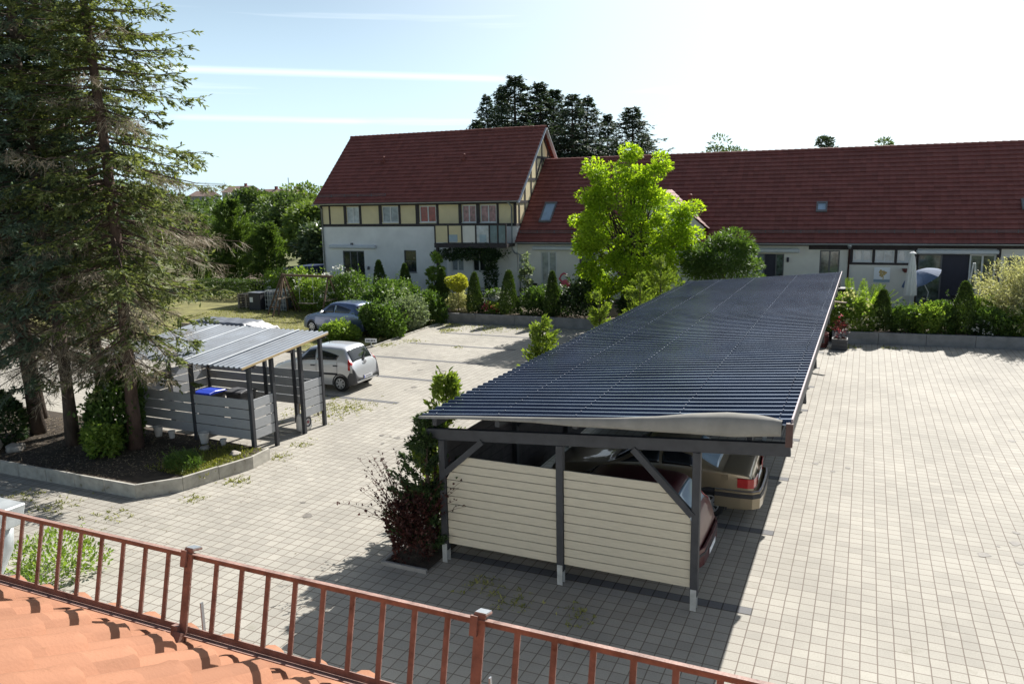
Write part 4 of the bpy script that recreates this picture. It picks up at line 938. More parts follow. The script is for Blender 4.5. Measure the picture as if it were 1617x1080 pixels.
# sides and back
yb2 = 9.55
h.b(MB().add([(UA, WN, .3), (UA, yb2, .3), (UA, yb2, EZ), (UA, RN, RZ-.25), (UA, WN, EZ)], [(0, 1, 2, 3, 4)]), 'gable_wall', M['white_render'], fix=False)
h.b(MB().add([(UB, WN, .3), (UB, yb2, .3), (UB, yb2, 4.8), (UB, WN, 4.8)], [(0, 3, 2, 1)]), 'gable_wall', M['white_render'], fix=False)
h.b(MB().add([(UB-.002, WN, 4.8), (UB-.002, yb2, 4.8), (UB-.002, yb2, EZ), (UB-.002, RN, RZ-.25), (UB-.002, WN, EZ)], [(0, 4, 3, 2, 1)]), 'gable_infill', M['yellow_infill'], fix=False)
h.b(MB().add([(UA, yb2, .3), (UB, yb2, .3), (UB, yb2, EZ), (UA, yb2, EZ)], [(0, 1, 2, 3)]), 'back_wall', M['white_render'], fix=False)
gt = MB(); gx = (UB-.01, UB+.03)
def gz(n_): return EZ+(RZ-EZ)*(1-abs(n_-RN)/(RN-.0))-.42
for n_ in (.9, 1.9, 3.0, 4.0, 5.0, 6.1, 7.1, 8.2): gt.box(*gx, n_-.08, n_+.08, 4.9, max(5, gz(n_)))
for z_ in (4.82, 6.2, 7.6, 9.0):
    hw_ = (RN-.3)*(1-max(0, z_+.42-EZ)/(RZ-EZ)); gt.box(gx[0]+.001, gx[1]+.002, RN-hw_, RN+hw_, z_-.08, z_+.08)
gt.beam((UB+.012, .75, EZ-.05), (UB+.012, RN, RZ-.45), .05, .16, (1, 0, 0)).beam((UB+.012, 9.3, EZ-.05), (UB+.012, RN, RZ-.45), .05, .16, (1, 0, 0))
gt.beam((UB+.014, 3.8, 7.6), (UB+.014, 4.9, 9.0), .05, .13, (1, 0, 0)); gt.beam((UB+.014, 6.2, 7.6), (UB+.014, 5.1, 9.0), .05, .13, (1, 0, 0))
h.b(gt, 'gable_timbers', M['timber'])
RA, RB = -34.36, -19.30
h.roof('roof', M['red_tiles'], RA, RB, -.02, 6.27, RN, RZ); h.roof('back_roof', M['red_tiles'], RA, RB, 10.02, 6.27, RN, RZ)
h.ridge(RA, RB, RN, RZ+.02, M['red_tiles'])
for u_ in (RA+.01, RB-.03):
    vb = MB()
    for n0 in (-.04, 10.04): vb.beam((u_+.01, n0, 6.25-.09), (u_+.01, RN, RZ-.09), .035, .20, (1, 0, 0))
    h.b(vb, 'verge_board', M['awning'])
h.b(MB().prism([(RA+.04, .0, 6.2), (RA+.04, WN+.1, 6.2), (RA+.04, RN, RZ-.12), (RA+.04, RN, RZ-.06), (RA+.04, .0, 6.255)], (RB-RA-.1, 0, 0)), 'soffit', M['timber'])
h.gutter(RA, RB, -.08, 6.27, M['zinc'])
h.downpipe([(UA+.16, -.06, 6.2), (UA+.14, WN-.07, 5.9), (UA+.14, WN-.07, .4)]); h.downpipe([(-20.0, -.06, 6.2), (-19.92, WN-.07, 5.95), (-19.92, WN-.07, 3.35), (-19.75, WN-.10, 3.1), (-19.40, .33, 3.0), (-19.40, .33, .4)])
h.snowguard(-34.2, -28.9, .45, 6.65)
for u_, n_ in ((-30.43, 2.94), (-24.26, 2.88)):
    z_ = 6.27+(RZ-6.27)*n_/RN; h.b(MB().tube([(u_, n_, z_-.1), (u_, n_, z_+.28)], .055, 10).lathe((u_, n_, z_+.28), [(.09, 0), (.09, .05), (.03, .10)], 12).box(u_-.16, u_+.16, n_-.18, n_+.12, z_-.05, z_+.05), 'vent_pipe', M['red_tiles'])
h.b(MB().box(-33.45, -29.78, WN-.22, WN-.002, 3.30, 3.52), 'awning_case', M['awning'], bevel=.04)
h.b(MB().box(-31.75, -31.6, WN-.12, WN-.002, 3.53, 3.66), 'awning_motor', M['frame_grey'])
h.b(MB().lathe((-30.45, WN-.08, 2.0), [(.06, -.12), (.08, 0), (.05, .1)], 12), 'wall_lamp', M['frame_grey'])
# balcony, with timber rail posts, coloured infill panels and the glazed end
BU0, BU1, BN = -24.65, -19.75, -.85
h.b(MB().box(BU0, BU1, BN, WN-.03, 3.52, 3.70).box(BU0-.02, BU1+.02, BN-.06, BN, 3.48, 3.76).box(BU0+.05, BU0+.2, BN+.02, BN+.17, .4, 3.5), 'balcony', M['timber'])
bal = [k for k in h.r.children if k.name.startswith('balcony') and 'door' not in k.name][0]
pu = [BU0, -23.72, -22.78, -21.83, -20.92, -20.36, -19.83]
rb = MB()
for u_ in pu: rb.box(u_, u_+.08, BN-.05, BN+.03, 3.76, 4.86)
rb.box(BU0, BU1, BN-.06, BN+.04, 4.86, 4.94).beam((BU0+.12, BN+.1, 2.6), (BU0+1.0, BN+.1, 3.46), .1, .1)
h.b(rb, 'railing', M['timber'], bal)
for i, mm_ in enumerate(('yellow_infill', 'yellow_infill', 'cream_render', 'glass_blind', 'glass_blue', 'glass_blue')):
    h.b(MB().box(pu[i]+.085, pu[i+1]-.005, BN-.015, BN+.005, 3.80, 4.82), 'railing_panel', M[mm_], bal)
for a, c in ((-23.65, -23.05), (-21.55, -21.1)): h.b(MB().box(a, c, BN-.028, BN-.017, 3.82, 4.28), 'railing_inset', M['glass_sky'], bal)

# ---------------- long low house at the right
g = House('long_house', 'long low cream house with dark red roof, skylights and white awnings along its front', -4)
A0, A1, GEZ, GRN, GRZ = -19.60, 16.0, 3.78, 5.5, 8.874
op = [(-18.06, -17.05, .5, 3.20, 'door'), (-5.45, -3.98, .5, 3.18, 'door'), (-2.18, -1.2, 1.6, 3.40, 'win'), (-.54, .34, 2.82, 3.42, 'tw'), (.51, 1.38, 2.82, 3.42, 'tw'), (1.55, 2.30, 2.82, 3.42, 'tw'), (2.45, 5.92, .5, 3.24, 'big'), (-15.6, -14.6, 1.5, 3.1, 'win'), (6.3, 8.0, 1.6, 3.1, 'win')]
g.wall('wall', M['cream_render'], A0, A1, WN, .3, 3.95, [o_[:4] for o_ in op])
for o_ in op:
    u0, u1, z0, z1, k = o_
    if k == 'tw': g.window(u0, u1, z0, z1, WN-.03, M['glass_blind'], M['frame_white'], 2, 1)
    elif k == 'win': g.window(u0, u1, z0, z1, WN, M['glass_green'], M['frame_grey'], 2, 1)
g.window(-18.06, -17.05, .5, 3.2, WN, M['glass_stripe'], M['frame_white'], 2, 1, .07, 'terrace_door', False)
g.window(-5.45, -4.98, .5, 3.18, WN, M['glass_stripe'], M['frame_grey'], 1, 1, .06, 'terrace_door', False)
g.window(-4.42, -3.98, .5, 3.18, WN, M['glass_green'], M['frame_grey'], 1, 1, .06, 'terrace_door', False)
g.b(MB().box(-5.0, -4.4, WN+.13, WN+.16, .5, 3.18), 'dark_doorway', M['ink'])
g.window(2.52, 3.60, .5, 3.24, WN, M['glass_green'], M['frame_grey'], 1, 1, .07, 'terrace_door', False)
g.window(4.80, 5.92, .5, 3.24, WN, M['glass_green'], M['frame_white'], 2, 1, .07, 'terrace_door', False)
g.b(MB().box(3.60, 4.80, WN+.13, WN+.16, .5, 3.24), 'dark_doorway', M['ink'])
tb = MB(); tb.box(-2.75, -.76, WN-.03, WN-.001, 3.43, 3.80)
tb.box(-.76, 2.44, WN-.03, WN-.001, 3.43, 3.80).box(-.76, 2.44, WN-.032, WN-.001, 2.66, 2.80)
for a, c in ((-.76, -.56), (.36, .49), (1.40, 1.53), (2.32, 2.44)): tb.box(a, c, WN-.031, WN-.001, 2.80, 3.43)
tb.box(2.44, 8.0, WN-.03, WN-.001, 3.52, 3.80); tb.box(5.93, 6.12, WN-.03, WN-.001, .5, 3.52)
tb.box(A0, -2.75, WN-.025, WN-.001, 3.62, 3.80)
g.b(tb, 'timber_frame', M['timber'])
g.roof('roof', M['red_tiles2'], -19.58, 16.3, -.02, GEZ, GRN, GRZ); g.roof('back_roof', M['red_tiles2'], -19.58, 16.3, 11.02, GEZ, GRN, GRZ)
g.ridge(-19.55, 16.3, GRN, GRZ+.02, M['red_tiles2'])
g.b(MB().prism([(A0+.03, .0, 3.70), (A0+.03, WN+.1, 3.70), (A0+.03, GRN, GRZ-.12), (A0+.03, GRN, GRZ-.06), (A0+.03, .0, 3.765)], (35.6, 0, 0)), 'soffit', M['timber'])
g.b(MB().add([(A1, WN, .3), (A1, 10.55, .3), (A1, 10.55, GEZ), (A1, GRN, GRZ-.2), (A1, WN, GEZ)], [(0, 1, 2, 3, 4)]), 'gable_wall', M['cream_render'], fix=False)
g.b(MB().add([(A0, 10.55, .3), (A1, 10.55, .3), (A1, 10.55, GEZ), (A0, 10.55, GEZ)], [(0, 1, 2, 3)]), 'back_wall', M['cream_render'], fix=False)
g.gutter(-19.55, 16.3, -.08, GEZ-.01, M['zinc'])
g.downpipe([(-.75, -.07, 3.66), (-.75, WN-.07, 3.40), (-.75, WN-.07, .4)], M['brown_dark'])
g.b(MB().lathe((-.75, -.07, 3.52), [(.05, 0), (.11, .12), (.11, .2)], 12), 'downpipe_funnel', M['zinc'])
g.snowguard(-5.9, 14, .5, 4.22); g.snowguard(-19.4, -15, .5, 4.22)
for a, c, z0 in ((-18.55, -15.8, 3.30), (-5.65, -3.18, 3.26), (2.38, 6.0, 3.26)):
    g.b(MB().box(a, c, WN-.26, WN-.035, z0, z0+.22), 'awning_case', M['awning'], bevel=.05)
g.b(MB().box(-3.84, -3.72, WN-.1, WN-.002, 2.75, 3.0), 'wall_lamp', M['ink'], bevel=.02)
def skylight(u0, u1, n0, n1, gm):
    def z(n_): return GEZ+(GRZ-GEZ)*n_/GRN
    sl = math.atan2(GRZ-GEZ, GRN); du, dn = -math.sin(sl), math.cos(sl)
    def q(u_, n_, hh): return (u_, n_+du*hh, z(n_)+dn*hh)
    b = MB(); f = .09
    for a, c, e, k in ((u0, u0+f, n0, n1), (u1-f, u1, n0, n1), (u0+f, u1-f, n0, n0+f), (u0+f, u1-f, n1-f, n1)):
        lo = [q(a, e, -.02), q(c, e, -.02), q(c, k, -.02), q(a, k, -.02)]; d = Vector((0, du*.14, dn*.14)); b.prism(lo, d)
    w_ = g.b(b, 'skylight', M['frame_grey'])
    g.b(MB().prism([q(u0+f*.9, n0+f*.9, .02), q(u1-f*.9, n0+f*.9, .02), q(u1-f*.9, n1-f*.9, .02), q(u0+f*.9, n1-f*.9, .02)], Vector((0, du*.05, dn*.05))), 'pane', gm, w_)
skylight(-18.45, -17.66, 1.21, 2.48, M['glass_sky']); skylight(-15.4, -14.6, 1.21, 2.48, M['glass_sky']); skylight(-2.52, -1.96, 1.68, 2.24, M['glass_sky']); skylight(7.04, 7.65, 1.68, 2.24, M['glass_sky'])
# gabled dormer behind the golden tree
DU, DZ, DH = -10.63, 6.74, 2.65; dz0 = DZ-2.2
def dslope(name, sg):
    b = MB(); rows = []; nc = 10
    for i in range(nc):
        for q, lf in ((i/nc, .035), ((i+1)/nc, .005)):
            uu = DU+sg*DH*(1-q); zz = dz0+(DZ-dz0)*q+lf; nb_ = (zz-GEZ)/(GRZ-GEZ)*GRN+.1
            rows.append([(uu, .15+(nb_-.15)*j/24, zz+.018*math.sin(j*PI/2)) for j in range(25)])
    b.grid(rows); return g.b(b, name, M['red_tiles2'], fix=False)
dslope('dormer_roof', 1); dslope('dormer_roof', -1)
g.b(MB().add([(DU-DH+.3, .35, 3.7), (DU+DH-.3, .35, 3.7), (DU+DH-.3, .35, dz0+.1), (DU, .35, DZ-.1), (DU-DH+.3, .35, dz0+.1)], [(0, 1, 2, 3, 4)]), 'dormer_gable', M['cream_render'], fix=False)
g.b(MB().tube([(-9.4, 2.2, 5.4), (-9.4, 2.2, 6.35)], .09, 10).lathe((-9.4, 2.2, 6.35), [(.13, 0), (.13, .08), (.05, .14)], 12), 'vent_pipe', M['red_tiles2'])

# ---------------- our own house: tiled slope below the camera, snow guard, gutter
oh = thing('tiled_roof_house', 'nearest house, orange clay tiled roof slope with a brown snow guard along its eave', 'house', (0, -2, 0))
TA = R(30); tA = math.tan(TA)
def tz(y): return 5.266+(1.39-y)*tA
CW, CE = .1575, .229
eave = 1.503
rows = []; b = MB(); x_0, x_1 = -3.9, 3.6; nx = int((x_1-x_0)/CW)
rprof = [(0, 0), (.16, .012), (.26, .030), (.38, .043), (.52, .047), (.66, .043), (.78, .030), (.88, .012)]
xs = []
for i in range(nx):
    for fx, hz in rprof: xs.append((x_0+(i+fx)*CW+.0, hz, i))
nrow = 13
for r in range(nrow):
    yl = eave-CE*r; yh = yl-CE-.03
    for q in range(7):
        t = [0, .0, .05, .12, .4, .7, 1][q]; y = yl+(yh-yl)*t
        row = []
        for x, hz, i in xs:
            jit = .004*math.sin(i*2.7+r*1.9); lift = .034*(1-t)+.002
            nose = (-.034 if q == 0 else (0 if q == 1 else 0)); 
            hh = hz*(.92 if q == 1 else 1)+lift+(nose if q == 0 else (-.006 if q == 1 else 0))
            yy = y+jit*(1 if t < .2 else 0)-(.006 if q == 0 else 0)+(.012*hz/.047 if q < 3 else 0)
            row.append((x+.006*math.sin(r*3.1), yy+math.sin(TA)*hh, tz(y)-.040+math.cos(TA)*hh))
        rows.append(row)
for r in range(nrow): b.grid(rows[r*7:(r+1)*7])
o = b.build('roof', M['own_tiles'], oh, smooth=True, fix=False)
o.data.set_sharp_from_angle(angle=R(40))
b = MB(); b.box(x_0+.1, x_1, -8, 1.15, 0, 4.9).add([(x_0, eave-.02, tz(eave)-.06), (x_1, eave-.02, tz(eave)-.06), (x_1, -1.0, tz(-1)-.06), (x_0, -1.0, tz(-1)-.06)], [(0, 1, 2, 3)])
b.build('wall', M['white_render'], oh)
rows = []
for k in range(11):
    t = PI*k/10; rows.append([(x_0, 1.565-.055*math.cos(t), 5.145-.06*math.sin(t)), (x_1, 1.565-.055*math.cos(t), 5.145-.06*math.sin(t))])
gt = MB().grid(rows); gt.tube([(x_0, 1.622, 5.148), (x_1, 1.622, 5.148)], .008, 8); o = gt.build('gutter', M['zinc'], oh, smooth=True, fix=False)
# snow guard: two rails, uprights and strap brackets
sg = MB(); PT, PB = Vector((0, 1.445, 5.520)), Vector((0, 1.400, 5.327)); dn = (PT-PB).normalized(); fn = Vector((0, dn.z, -dn.y))
GX0, GX1 = -3.7, 3.4
def gp(x, s): return Vector((x, 0, 0))+PB+(PT-PB)*s
sg.beam(gp(GX0, 1), gp(GX1, 1), .004, .015, dn); sg.beam(gp(GX0, 0), gp(GX1, 0), .004, .017, dn)
sg.beam(gp(GX0, 1)+dn*.0085+fn*(-.008), gp(GX1, 1)+dn*.0085+fn*(-.008), .019, .003, dn); sg.beam(gp(GX0, 0)-dn*.012-fn*.009, gp(GX1, 0)-dn*.012-fn*.009, .022, .003, dn)
sgo = sg.build('snow_guard', M['brown_paint'], oh)
x = -1.63-.0885*22
i = -22
while x < GX1:
    if i % 10:
        up = MB().beam(gp(x, -.01), gp(x, 1.01), .0142, .0042, fn).build('guard_bar', M['brown_paint'], sgo)
    else:
        b = MB(); b.beam(gp(x, -.16)-fn*.012, gp(x, 1.10)-fn*.012, .026, .005, fn); b.beam(gp(x-.004, -.02)-fn*.02, gp(x-.004, -.16)-fn*.03, .03, .02, fn)
        b.beam(gp(x, 1.10)-fn*.016, gp(x, 1.10)+fn*.018, .030, .005, dn); b.beam(gp(x-.012, 1.09)-fn*.019, gp(x-.012, .86)-fn*.019, .018, .007, fn)
        MB().beam(gp(x+.016, .34)+fn*.03, gp(x+.022, -.22)+fn*.05, .009, .004, (1, 0, 0)).build('bracket_strap', M['zinc'], sgo)
        b.beam(gp(x-.018, .06)-fn*.02, gp(x-.018, -.08)-fn*.02, .022, .014, fn)
        b.build('guard_bracket', M['brown_dark'] if False else M['brown_paint'], sgo)
        MB().beam(gp(x, 1.118)-fn*.014, gp(x, 1.118)+fn*.016, .028, .004, dn).build('bracket_hook', M['zinc'], sgo)
    x += .0885; i += 1
# lower gutter end with hopper and downpipe at the far left
MB().prism([(-5.04, 2.95, 4.52), (-5.04, 3.15, 4.52), (-5.04, 3.11, 4.38), (-5.04, 2.99, 4.38)], (-3, 0, 0)).build('box_gutter', M['galv'], oh, bevel=.01)
MB().tube([(-5.17, 3.06, 4.38), (-5.17, 3.04, 4.22), (-5.2, 2.92, 3.98), (-5.2, 2.92, .05)], .06, 14).build('downpipe', M['galv'], oh, smooth=True)
MB().box(-9, -5.3, -6, 2.85, 0, 4.4).build('wing_wall', M['white_render'], oh)

# ================================================================== TREES AND PLANTS
# --- spruces in the raised bed (sparse and half dry towards the courtyard)
def lv1(z, a): return .34+.09*max(0, z-3) if z < 8.0 else .92
def lv2(z, a): return .28 if z < 4.0 else (.66 if z < 6.5 else .96)
spruce('spruce_tree', 'tall half-dry spruce with bare reddish trunk nearest the small shelter', 'tree', (-17.1, 13.75, .2), 19.5, 3.3, 2.2, 11, lv1, 'needles', 'bark_red', .15, .23, 7, 36, 10, lean=(-.25, .1), extra=[(4.7, -.1, 2.9), (4.2, .2, 2.6), (5.4, -.35, 2.9), (6.1, .1, 2.9), (5.0, -.7, 2.6), (6.8, -.2, 2.8), (7.6, .2, 2.8), (3.9, -.25, 2.8)])
spruce('spruce_tree', 'spruce with grey trunk just left of the reddish-trunked spruce', 'tree', (-19.0, 13.3, .2), 18.5, 3.3, 2.3, 12, lv2, 'needles_blue', 'bark', .14, .24, 7, 34, 10, lean=(-.5, .2))
spruce('spruce_tree', 'spruce leaning slightly left, thick trunk behind the leafy undergrowth', 'tree', (-19.9, 15.0, .2), 17.5, 3.2, 2.3, 13, lv2, 'needles', 'bark', .16, .27, 7, 32, 9, lean=(-.8, .2))
spruce('spruce_tree', 'dense blue-green spruce with dark trunk near the left edge', 'tree', (-21.0, 13.7, .2), 19, 3.4, 2.4, 14, lv2, 'needles_blue', 'bark', .15, .23, 7, 34, 10, lean=(-.7, 0))
spruce('spruce_tree', 'thin dark-trunked spruce farthest left in the bed', 'tree', (-22.4, 14.8, .2), 18, 3.4, 2.2, 15, lv2, 'needles', 'bark', .14, .24, 8, 32, 9, lean=(-.5, 0))
# undergrowth in the bed
shrub('shrub', 'leafy green bush between the spruce trunks in the raised bed', 'shrub', (-17.9, 13.7, .2), (.75, .6, 1.0), 2600, .13, M['leaf'], 21, lumps=14)
shrub('shrub', 'low leafy bush at the foot of the reddish spruce trunk', 'shrub', (-17.45, 13.0, .2), (.5, .4, .5), 1500, .12, M['leaf_light'], 22)
shrub('shrub', 'dark bush at the left edge behind the bed stones', 'shrub', (-21.5, 12.9, .2), (.9, .7, .8), 2600, .13, M['leaf_dark'], 23, lumps=14)
shrub('shrub', 'climbing green shrub high beside the spruce trunk', 'shrub', (-18.0, 14.25, .2), (.42, .42, 1.5), 1800, .14, M['leaf'], 24, lumps=16)
shrub('juniper', 'small spreading green juniper in the bed corner by the kerb', 'plant', (-14.75, 13.05, .2), (.5, .38, .2), 1500, .10, M['leaf'], 25, wr=.2)
for i, (x, y, s_, lb) in enumerate([(-20.6, 12.1, .34, 'largest field stone lying by the kerb at the left edge'), (-21.2, 12.0, .28, 'field stone lying left of the largest stone in the bed'), (-20.0, 12.4, .22, 'smaller stone right of the largest one in the bed'), (-14.2, 14.2, .13, 'small stone in the grass at the bed corner'), (-15.3, 14.3, .12, 'flat stone on the soil below the shelter pots')]):
    rg = np.random.default_rng(i+90); bm = bmesh.new(); bmesh.ops.create_icosphere(bm, subdivisions=3, radius=s_)
    o1, o2 = rg.uniform(0, 6, 2)
    for v in bm.verts:
        d = v.co.normalized(); v.co *= 1+.2*math.sin(d.x*4+o1)*math.cos(d.y*3+o2)+.08*math.sin(d.z*9+o1); v.co.z *= .62
    me = bpy.data.meshes.new('stone'); bm.to_mesh(me); bm.free(); o = finish('stone', me, M['stone'], None, (x, y, .2+s_*.3), True); tag(o, lb, 'stone')
# --- arborvitae along the carport's left side, barberry and dark conifer at its near corner
tag(sheet('planting_patch', [(-7.62, 10.95), (-6.72, 10.95), (-6.72, 12.6), (-7.62, 12.6)], .03, M['mulch']), kind='structure')
wallrun('corner_edging', 'low kerb round the small planting patch at the near carport corner', 'kerb', [(-7.65, 12.6), (-7.65, 10.9), (-6.7, 10.9)], .08, .06, M['wall_concrete'])

shrub('barberry', 'dark purple barberry with arching twigs at the near carport corner', 'shrub', (-7.25, 11.35, .03), (.40, .38, .72), 2300, .07, M['leaf_purple'], 32, lumps=20, amp=.55, up=.8, wr=.6)
# arching barberry twigs
rg = np.random.default_rng(33); T = MB(); LP, LD = [], []
for i in range(95):
    a = rg.uniform(0, 2*PI); e = rg.uniform(.35, 1.0); p = Vector((-7.25, 11.35, .2)); d = Vector((math.cos(a)*e*.7, math.sin(a)*e*.7, 1.0)); pts = [p]
    Lg = rg.uniform(1.2, 2.0)
    for k in range(6):
        p = p+d.normalized()*(Lg/6); d.z -= .16*e; pts.append(p.copy())
        if k > 1:
            for _ in range(5): LP.append(p-d.normalized()*rg.uniform(0, Lg/6)); LD.append(d.normalized()*.4+Vector(rg.normal(0, .8, 3)))
    T.tube(pts, [.008, .007, .006, .005, .004, .003, .002], 4, False)
bt = [o for o in bpy.data.objects if o.name.startswith('barberry')][0]
T.build('twigs', M['leaf_purple'], bt, fix=False)
n = len(LP); leaves('twig_leaves', [tuple(p) for p in LP], [tuple(p) for p in LD], rdir(rg, n), rg.uniform(.03, .075, n), .035, M['leaf_purple'], bt)
def arborvitae(label, x, y, h, r, n, seed, lean=(0, 0), lm='thuja_bright', name='arborvitae', group='arborvitae along the carport', ls=1.0, cat='shrub', nbough=None):
    rg = np.random.default_rng(seed); root = thing(name, label, cat, (x, y, 0), 0, group); nbough = nbough or int(h*17)
    MB().tube([(x, y, 0), (x+lean[0]*.5, y, h*.5), (x+lean[0], y, h*.95)], [.05, .035, .01], 7).build('trunk', M['bark'], root)
    P, D, Nn, S = [], [], [], []
    for i in range(nbough):                               # leafy boughs that rise and fan out
        t = rg.uniform(.05, 1); a = rg.uniform(0, 2*PI); Lb = r*(1-t)**.55*rg.uniform(.5, 1.25)+.08; el = rg.uniform(.35, 1.0); k = n//nbough
        f = rg.random(k)**.7; base = np.array([x+lean[0]*t, y, t*h*.93]); dv = np.array([math.cos(a), math.sin(a), math.tan(el)*.9]); dv /= np.linalg.norm(dv)
        p = base+dv*(Lb*1.25*f)[:, None]+rg.normal(0, .045*ls, (k, 3)); P.append(p)
        D.append(dv+rg.normal(0, .45, (k, 3))+np.array([0, 0, .15])); Nn.append(np.array([math.sin(a), -math.cos(a), .3])+rg.normal(0, .5, (k, 3))); S.append(rg.uniform(.06, .15, k)*ls)
    S = np.concatenate(S); leaves('foliage', np.vstack(P), np.vstack(D), np.vstack(Nn), S, S*.38, M[lm], root); return root
arborvitae('dark upright conifer against the near left carport post', -6.98, 11.55, 2.75, .62, 8000, 31, lm='leaf_dark', name='dark_conifer', group=None, ls=.75)
arborvitae('tall thin yellow-green arborvitae nearest the front left carport corner', -7.42, 13.1, 3.25, .50, 4200, 41)
arborvitae('dark low arborvitae bush under the near left roof corner', -7.2, 12.2, 2.5, .50, 3800, 46)
arborvitae('yellow-green arborvitae about a third of the way along the carport', -7.45, 18.3, 3.55, .62, 4600, 42)
arborvitae('yellow-green arborvitae halfway along the carport', -7.5, 23.2, 3.6, .66, 4600, 43)
arborvitae('bushy arborvitae beyond the middle of the carport', -7.5, 28.0, 3.8, .8, 4600, 44)
arborvitae('arborvitae at the far left corner of the carport, under the golden tree', -7.6, 31.6, 4.2, 1.0, 5600, 45)
# --- golden tree and its neighbours
broadleaf('golden_tree', 'large bright yellow-green tree standing behind the far end of the carport', 'tree', (-10.2, 36.9, .42), 8.5, (2.75, 2.4, 3.55), 4.1, 52000, .135, M['leaf_yellow'], M['bark'], 51, clumps=200, clump_r=.132, taper=.24, extra=[(-11.9, 36.6, 7.5), (-10.4, 36.9, 8.1), (-9.0, 36.6, 7.6), (-9.7, 36.4, 7.3), (-12.3, 36.4, 6.4), (-12.5, 36.6, 5.2), (-7.7, 36.8, 5.7), (-7.6, 36.5, 4.7), (-11.5, 36.0, 7.2), (-12.2, 36.2, 3.0), (-8.6, 36.0, 2.8), (-11.4, 36.2, 2.1), (-9.5, 36.0, 2.0), (-10.5, 35.9, 3.4), (-11.9, 36.1, 4.2), (-8.6, 36.1, 4.1)], trunk_r=.14)
broadleaf('small_tree', 'round grey-green small tree just right of the golden tree', 'tree', (-6.1, 37.6, .42), 4.5, (1.75, 1.5, 1.7), 2.75, 14000, .16, M['leaf'], M['bark'], 52, clumps=40, clump_r=.30, wr=.35)
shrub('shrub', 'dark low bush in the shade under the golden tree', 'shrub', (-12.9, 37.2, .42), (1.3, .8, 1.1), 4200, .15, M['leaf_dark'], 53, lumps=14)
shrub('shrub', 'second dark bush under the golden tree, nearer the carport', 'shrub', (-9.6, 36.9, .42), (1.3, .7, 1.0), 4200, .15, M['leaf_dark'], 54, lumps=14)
# --- left garden: clipped thujas, standards, flowers
TH = [(-26.5, 39.2, 2.5, .52, 'clipped thuja cone beside the terrace door of the half-timbered house'), (-24.5, 38.9, 2.35, .48, 'clipped thuja cone below the narrow window of the white house'), (-21.85, 38.6, 2.15, .46, 'clipped thuja cone left of the yellow ball tree'),
      (-18.85, 36.75, 2.15, .47, 'clipped thuja cone just right of the yellow ball tree by the wall'), (-16.85, 36.75, 2.3, .54, 'widest clipped thuja cone standing at the middle of the low wall'), (-14.45, 36.85, 2.3, .42, 'slim clipped thuja cone nearest the golden tree'),
      (.82, 37.1, 1.78, .5, 'clipped thuja cone in the right bed between the hydrangeas and the shrubs'), (3.93, 37.4, 2.2, .56, 'pointed thuja cone in the right bed below the folded deck chair')]
for i, (x, y, hh, r_, lb) in enumerate(TH): conifer('clipped_thuja', lb, 'shrub', (x, y, .42), hh, r_, 5200, .10, M['thuja'], 60+i, 'clipped thuja cones', shape=.62, base=.75)
bt = thing('ball_tree', 'small standard tree with round yellow ball crown on a thin stem', 'tree', (-20.0, 37.0, .42))
MB().tube([(-20, 37, .4), (-19.98, 37.02, 1.0), (-20, 37, 1.75)], [.035, .03, .028], 8).build('trunk', M['wood_grey'], bt)
rg = np.random.default_rng(71); p, d = ball_points(rg, 2600, (.58, .58, .40), 10, .3, .7); s = rg.uniform(.07, .16, 2600)
leaves('crown', p+np.array([-20, 37, 1.98]), d*.8+rdir(rg, 2600)*.6, rdir(rg, 2600, .8), s, s*.6, M['leaf_gold'], bt)
SH = [('shrub', 'big leafy shrub right behind the silver car, at the kerb corner', -20.95, 31.0, 0, (.95, .9, .9), 5000, .15, 'leaf', 72), ('shrub', 'light green low shrub in front of the blue car', -22.3, 29.5, 0, (.85, .6, .42), 2600, .15, 'leaf_light', 73),
      ('shrub', 'tall pale-tipped shrub above the kerb between blue car and wall', -22.6, 33.6, 0, (1.4, 1.2, 1.25), 6200, .15, 'leaf', 74), ('shrub', 'grey-green shrub with silvery leaves at the kerb by the parking bays', -21.0, 33.1, 0, (.9, 1.3, 1.0), 5600, .14, 'leaf_grey', 75),
      ('shrub', 'rounded green shrub at the left end of the low garden wall', -20.9, 35.3, 0, (.95, .9, .95), 4600, .14, 'leaf', 76), ('shrub', 'fine-leaved green shrub behind the tall one at the parking bays', -23.0, 35.6, 0, (1.5, .9, 1.2), 5200, .14, 'leaf', 77),
      ('shrub', 'pale cream shrub under the yellow ball tree', -20.0, 37.3, .42, (.75, .55, .55), 2400, .11, 'leaf_willow', 78), ('shrub', 'olive shrub behind the wall between two thuja cones', -15.6, 37.3, .42, (.75, .6, .75), 2600, .13, 'leaf', 79),
      ('shrub', 'bronze low bush beside the thuja nearest the golden tree', -14.9, 37.9, .42, (.8, .6, .85), 2600, .12, 'leaf', 80), ('sapling', 'slender young tree with upright light leaves in front of the narrow window', -23.6, 40.8, .42, (.42, .42, 1.5), 900, .19, 'leaf_light', 81),
      ('sapling', 'thin young tree by the downpipe between the two houses', -17.6, 41.0, .42, (.35, .35, 1.3), 700, .18, 'leaf_grey', 82)]
for nm, lb, x, y, z, rad, n_, lf, mm_, sd_ in SH:
  if nm == 'sapling': broadleaf(nm, lb, 'tree', (x, y, z), rad[2]*2.1, (rad[0], rad[1], rad[2]*.85), rad[2]*1.15, n_, lf, M[mm_], M['bark'], sd_, clumps=22, trunk_r=.025, clump_r=.16)
  else: shrub(nm, lb, 'shrub' if nm == 'shrub' else 'tree', (x, y, z), rad, n_, lf, M[mm_], sd_, lumps=13, amp=.38)
shrub('hydrangea', 'hydrangea with large white flower heads behind the low wall', 'plant', (-17.9, 37.5, .42), (.75, .5, .68), 1700, .13, M['leaf'], 83, blossoms=(M['petal_white'], 120, .17))
